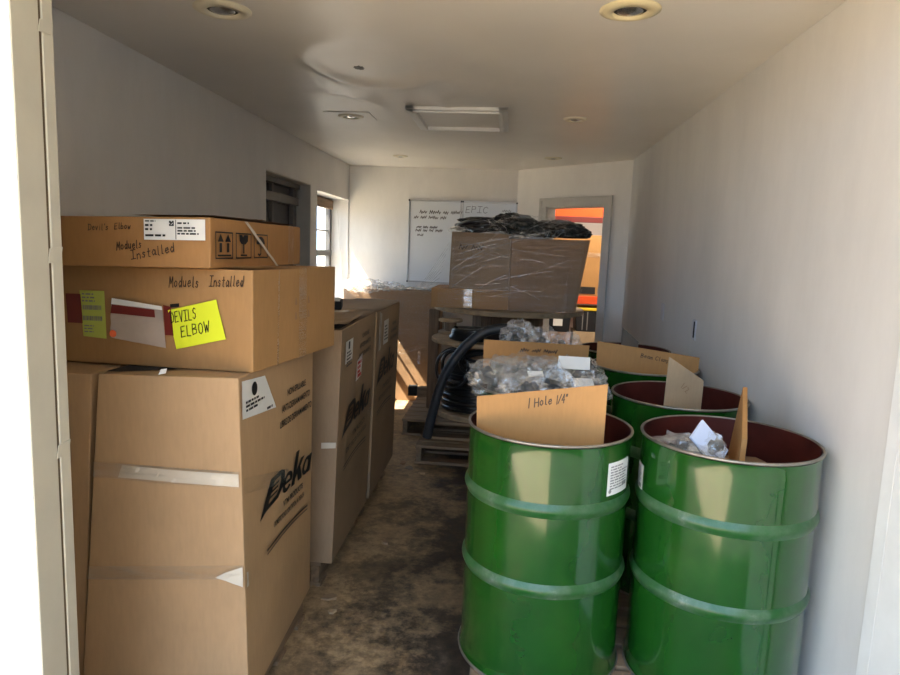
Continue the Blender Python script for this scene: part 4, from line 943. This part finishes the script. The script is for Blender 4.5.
bm = B(); blob(bm, (-.44, 5.62, 1.755), (.10, .10, .035), 14, 3, .4, 2.2); blob(bm, (.12, 5.56, 1.74), (.22, .06, .05), 15, 4, .45, 2.6); obj('bunched_film', bm, 'wrap_thick', ws)
bm = B(); blob(bm, (.16, 5.60, 1.79), (.36, .16, .10), 19, 5, .30, 2.4); obj('crinkled_film', bm, 'wrap_glint', ws)

# ------------------------------------------------------------------ reel of black cable on pallets
KX, KY = -.20, 5.16
t = thing('cable_reel', 'wooden reel wound with glossy black cable on the two stacked pallets', 'reel', (KX, KY, .283))
bm = B(); disc(bm, (KX, KY, 0), .35, .283, .325, 56, 0, .005); obj('flange', bm, 'ply', t)
bm = B(); disc(bm, (KX, KY, 0), .40, .868, .90, 56, 0, .005); obj('flange', bm, 'ply', t)
bm = B(); disc(bm, (KX, KY, 0), .17, .326, .867, 32); obj('core', bm, 'wood_z', t)
bm = B(); pts = []; rnd = random.Random(3)
N = 56*14
for i in range(N):
    a = 2*math.pi*i/56; k = i/N; r = .30 + .012*math.sin(i*.113) - (.05*max(0, k-.6)/.4)
    pts.append(V((KX+r*math.cos(a), KY+r*math.sin(a), .345+k*.36+.006*math.sin(a*1.3+i*.02))))
tube(bm, pts, .0165, 7); obj('wound_cable', bm, 'cable', t, True)
bm = B(); disc(bm, (KX, KY, 0), .265, .328, .74, 48, 0, .03); obj('inner_winding', bm, 'cable', t, True)
for i, (cx_, cy_, cz_, r1, r2, tl, ph) in enumerate(((-.40, 4.84, .70, .12, .15, 1.2, .3), (-.38, 4.86, .71, .10, .13, 1.0, .9), (-.18, 4.86, .73, .17, .13, .8, 1.4), (-.05, 4.86, .70, .15, .11, 1.1, 2.1), (-.10, 4.88, .78, .2, .07, .5, .2))):
    q = Matrix.Rotation(ph*.3, 3, 'Z') @ Matrix.Rotation(tl, 3, 'X')
    bm = B(); tube(bm, [V((cx_, cy_, cz_)) + q @ V((r1*math.cos(a), r2*math.sin(a), .01*math.sin(2*a))) for a in [2*math.pi*j/40 for j in range(40)]], .013, 7); obj('loose_loop', bm, 'cable', t, True)
# coil of cable on the reel top
bm = B(); pts = []
for i in range(260):
    a = 2*math.pi*i/40; r = .19+.02*math.sin(i*.31)
    pts.append(V((-.22+r*1.1*math.cos(a), 5.02+r*.85*math.sin(a), .926+.055*(i/260)+.012*math.sin(i*.17))))
tube(bm, pts, .018, 7); tag(obj('cable_coil', bm, 'cable', None, True), 'loose coil of shiny black cable lying on the cable reel top', 'cable')
t = thing('empty_spool', 'small pale wooden spool standing behind the loose cable coil', 'spool', (-.47, 5.34, .901))
bm = B(); disc(bm, (-.47, 5.34, 0), .10, 1.0, 1.022, 36, .02); obj('flange', bm, 'ply', t)
bm = B(); disc(bm, (-.47, 5.34, 0), .10, .902, .924, 36, .02); obj('flange', bm, 'ply', t)
bm = B(); disc(bm, (-.47, 5.34, 0), .05, .924, 1.0, 24); obj('core', bm, 'wood_z', t)
bm = B(); pts = smooth_path([(-.56, 4.71, .185), (-.525, 4.70, .37), (-.452, 4.69, .64), (-.335, 4.685, .85), (-.195, 4.68, .985), (-.07, 4.68, 1.035), (.06, 4.68, 1.03), (.20, 4.69, .95), (.30, 4.70, .76), (.34, 4.72, .5)], 14)
tube(bm, pts, .036, 14, .03); tag(obj('conduit', bm, 'conduit', None, True), 'thick black corrugated conduit arching up from the lower pallet past the cable reel', 'pipe')

# debris on the floor
sc = random.Random(8)
spots = [(-.74, 2.72, 'cardboard scrap on the floor by the corner of the second tall carton'), (-.70, 2.60, 'pale cardboard scrap on the floor between the first two tall cartons'), (-.66, 4.52, 'dark scrap on the floor past the farthest tall carton'), (-.72, 4.62, 'torn scrap on the floor near the pallet stack'), (-.60, 3.3, 'small scrap on the floor beside the second tall carton'), (-.55, 4.42, 'brown scrap on the floor in front of the stacked pallets')]
for i, (x, y, lb) in enumerate(spots):
    bm = B(); a = sc.uniform(0, 3); u = V((math.cos(a), math.sin(a), 0)); v_ = V((-math.sin(a), math.cos(a), 0)); s = sc.uniform(.02, .045)
    pts = [V((x, y, 0)) + u*s*math.cos(k*math.pi/3)*sc.uniform(.6, 1.3) + v_*s*.7*math.sin(k*math.pi/3)*sc.uniform(.6, 1.3) for k in range(6)]
    lo = [bm.verts.new(p+V((0, 0, .001))) for p in pts]; hi = [bm.verts.new(p+V((0, 0, .006+sc.uniform(0, .006)))) for p in pts]
    bm.faces.new(list(reversed(lo))); bm.faces.new(hi)
    for k in range(6): bm.faces.new((lo[k], lo[(k+1) % 6], hi[(k+1) % 6], hi[k]))
    tag(obj('cardboard_scrap', bm, ['cb_grey', 'cb_pale', 'cb_dark', 'cb_brown'][i % 4]), lb, 'scrap', 'scraps on the floor')

# ------------------------------------------------------------------ next room, seen through the inner doorway
t = thing('pallet_rack', 'orange steel pallet rack in the room beyond the inner doorway', 'rack', (1.2, 8.9, 0))
for z0_, z1_ in ((2.065, 2.20), (.96, 1.06)):
    for yy in (8.5, 9.35):
        bm = B(); box(bm, (.35, yy, z0_), (2.75, yy+.05, z1_), .004); be = obj('beam', bm, 'orange', t)
    if z0_ > 2:
        bm = B(); box(bm, (.36, 8.497, z0_-.07), (2.74, 8.54, z0_-.001), .004); obj('beam_lip_shade', bm, 'rack_shade', t)  # lower lip coloured dark for the shadow on it
for xx in (.28, 2.75):
    for yy in (8.49, 9.33):
        bm = B(); box(bm, (xx, yy, 0), (xx+.07, yy+.08, 2.9), .003); obj('upright', bm, 'orange', t)
bm = B(); box(bm, (.36, 8.555, 1.02), (2.74, 9.345, 1.045)); obj('shelf_deck', bm, 'wood', t)
cp = [(.42, 8.52, 1.061), (1.85, 8.52, 1.061), (1.85, 9.30, 1.061), (.42, 9.30, 1.061), (.42, 8.52, 1.84), (1.85, 8.52, 1.84), (1.85, 9.30, 1.84), (.42, 9.30, 1.84)]
t, fr, ri, tp = carton_thing('large film-wrapped carton on the orange rack beyond the doorway', cp, 'cb_sign', None, 8, .004, 61)
tapestrip(t, fr, rect(0, .50, fr.L, .56), 'tape', seed=4)
bm = B(); patch(bm, fr, rect(.46, .03, .68, .12), .002); obj('dark_label', bm, 'dark', t)
bm = B(); patch(bm, fr, rect(.71, .03, .77, .12), .002); obj('print_mark', bm, 'grey_ink', t)
def tote(x0, x1, y, z, label):
    t = thing('storage_tote', label, 'tote', ((x0+x1)/2, y, z), 'black totes with yellow lids')
    bm = B(); hexa(bm, [(x0+.03, y+.02, z), (x1-.03, y+.02, z), (x1-.03, y+.42, z), (x0+.03, y+.42, z), (x0+.01, y+.01, z+.27), (x1-.01, y+.01, z+.27), (x1-.01, y+.44, z+.27), (x0+.01, y+.44, z+.27)], .008); obj('tub', bm, 'tote', t)
    bm = B(); box(bm, (x0, y, z+.271), (x1, y+.45, z+.31), .01); obj('lid', bm, 'lid', t)
    bm = B(); box(bm, (x1-.24, y+.006, z+.08), (x1-.12, y+.012, z+.17)); obj('paper_label', bm, 'label', t)
    for k in (.10, .16): 
        bm = B(); box(bm, (x0+k, y+.004, z+.02), (x0+k+.012, y+.012, z+.26)); obj('rib', bm, 'grey_ink', t)
tote(.86, 1.46, 8.50, .60, 'black tote with yellow lid on a carton under the rack, right one')
tote(.34, .83, 8.50, .58, 'black tote with yellow lid under the rack, left one seen below the reel top')
carton_thing('small carton on the floor under the right black tote', [(.86, 8.52, 0), (1.46, 8.52, 0), (1.46, 8.95, 0), (.86, 8.95, 0), (.86, 8.52, .598), (1.46, 8.52, .598), (1.46, 8.95, .598), (.86, 8.95, .598)], 'cb_pale', None, 4, .002, 71)
carton_thing('carton on the floor under the left black tote', [(.34, 8.52, 0), (.83, 8.52, 0), (.83, 8.95, 0), (.34, 8.95, 0), (.34, 8.52, .578), (.83, 8.52, .578), (.83, 8.95, .578), (.34, 8.95, .578)], 'cb_brown', None, 4, .002, 73)
t = thing('strip_light', 'ceiling strip light in the room beyond the inner doorway', 'lamp', (1.4, 7.7, 3.09))
bm = B(); box(bm, (.8, 7.62, 3.05), (2.1, 7.78, 3.095), .005); obj('housing', bm, 'white_trim', t)
bm = B(); tube(bm, [V((.84, 7.70, 3.03)), V((1.4, 7.70, 3.03)), V((2.06, 7.70, 3.03))], .016, 10); obj('tube', bm, 'tube', t)
ld = bpy.data.lights.new('strip_lamp', 'AREA'); ld.shape = 'RECTANGLE'; ld.size = 1.2; ld.size_y = .15; ld.energy = 32; ld.color = (1, .92, .80)
lo_ = bpy.data.objects.new('strip_lamp', ld); C.objects.link(lo_); lo_.location = (1.4, 7.70, 3.0)
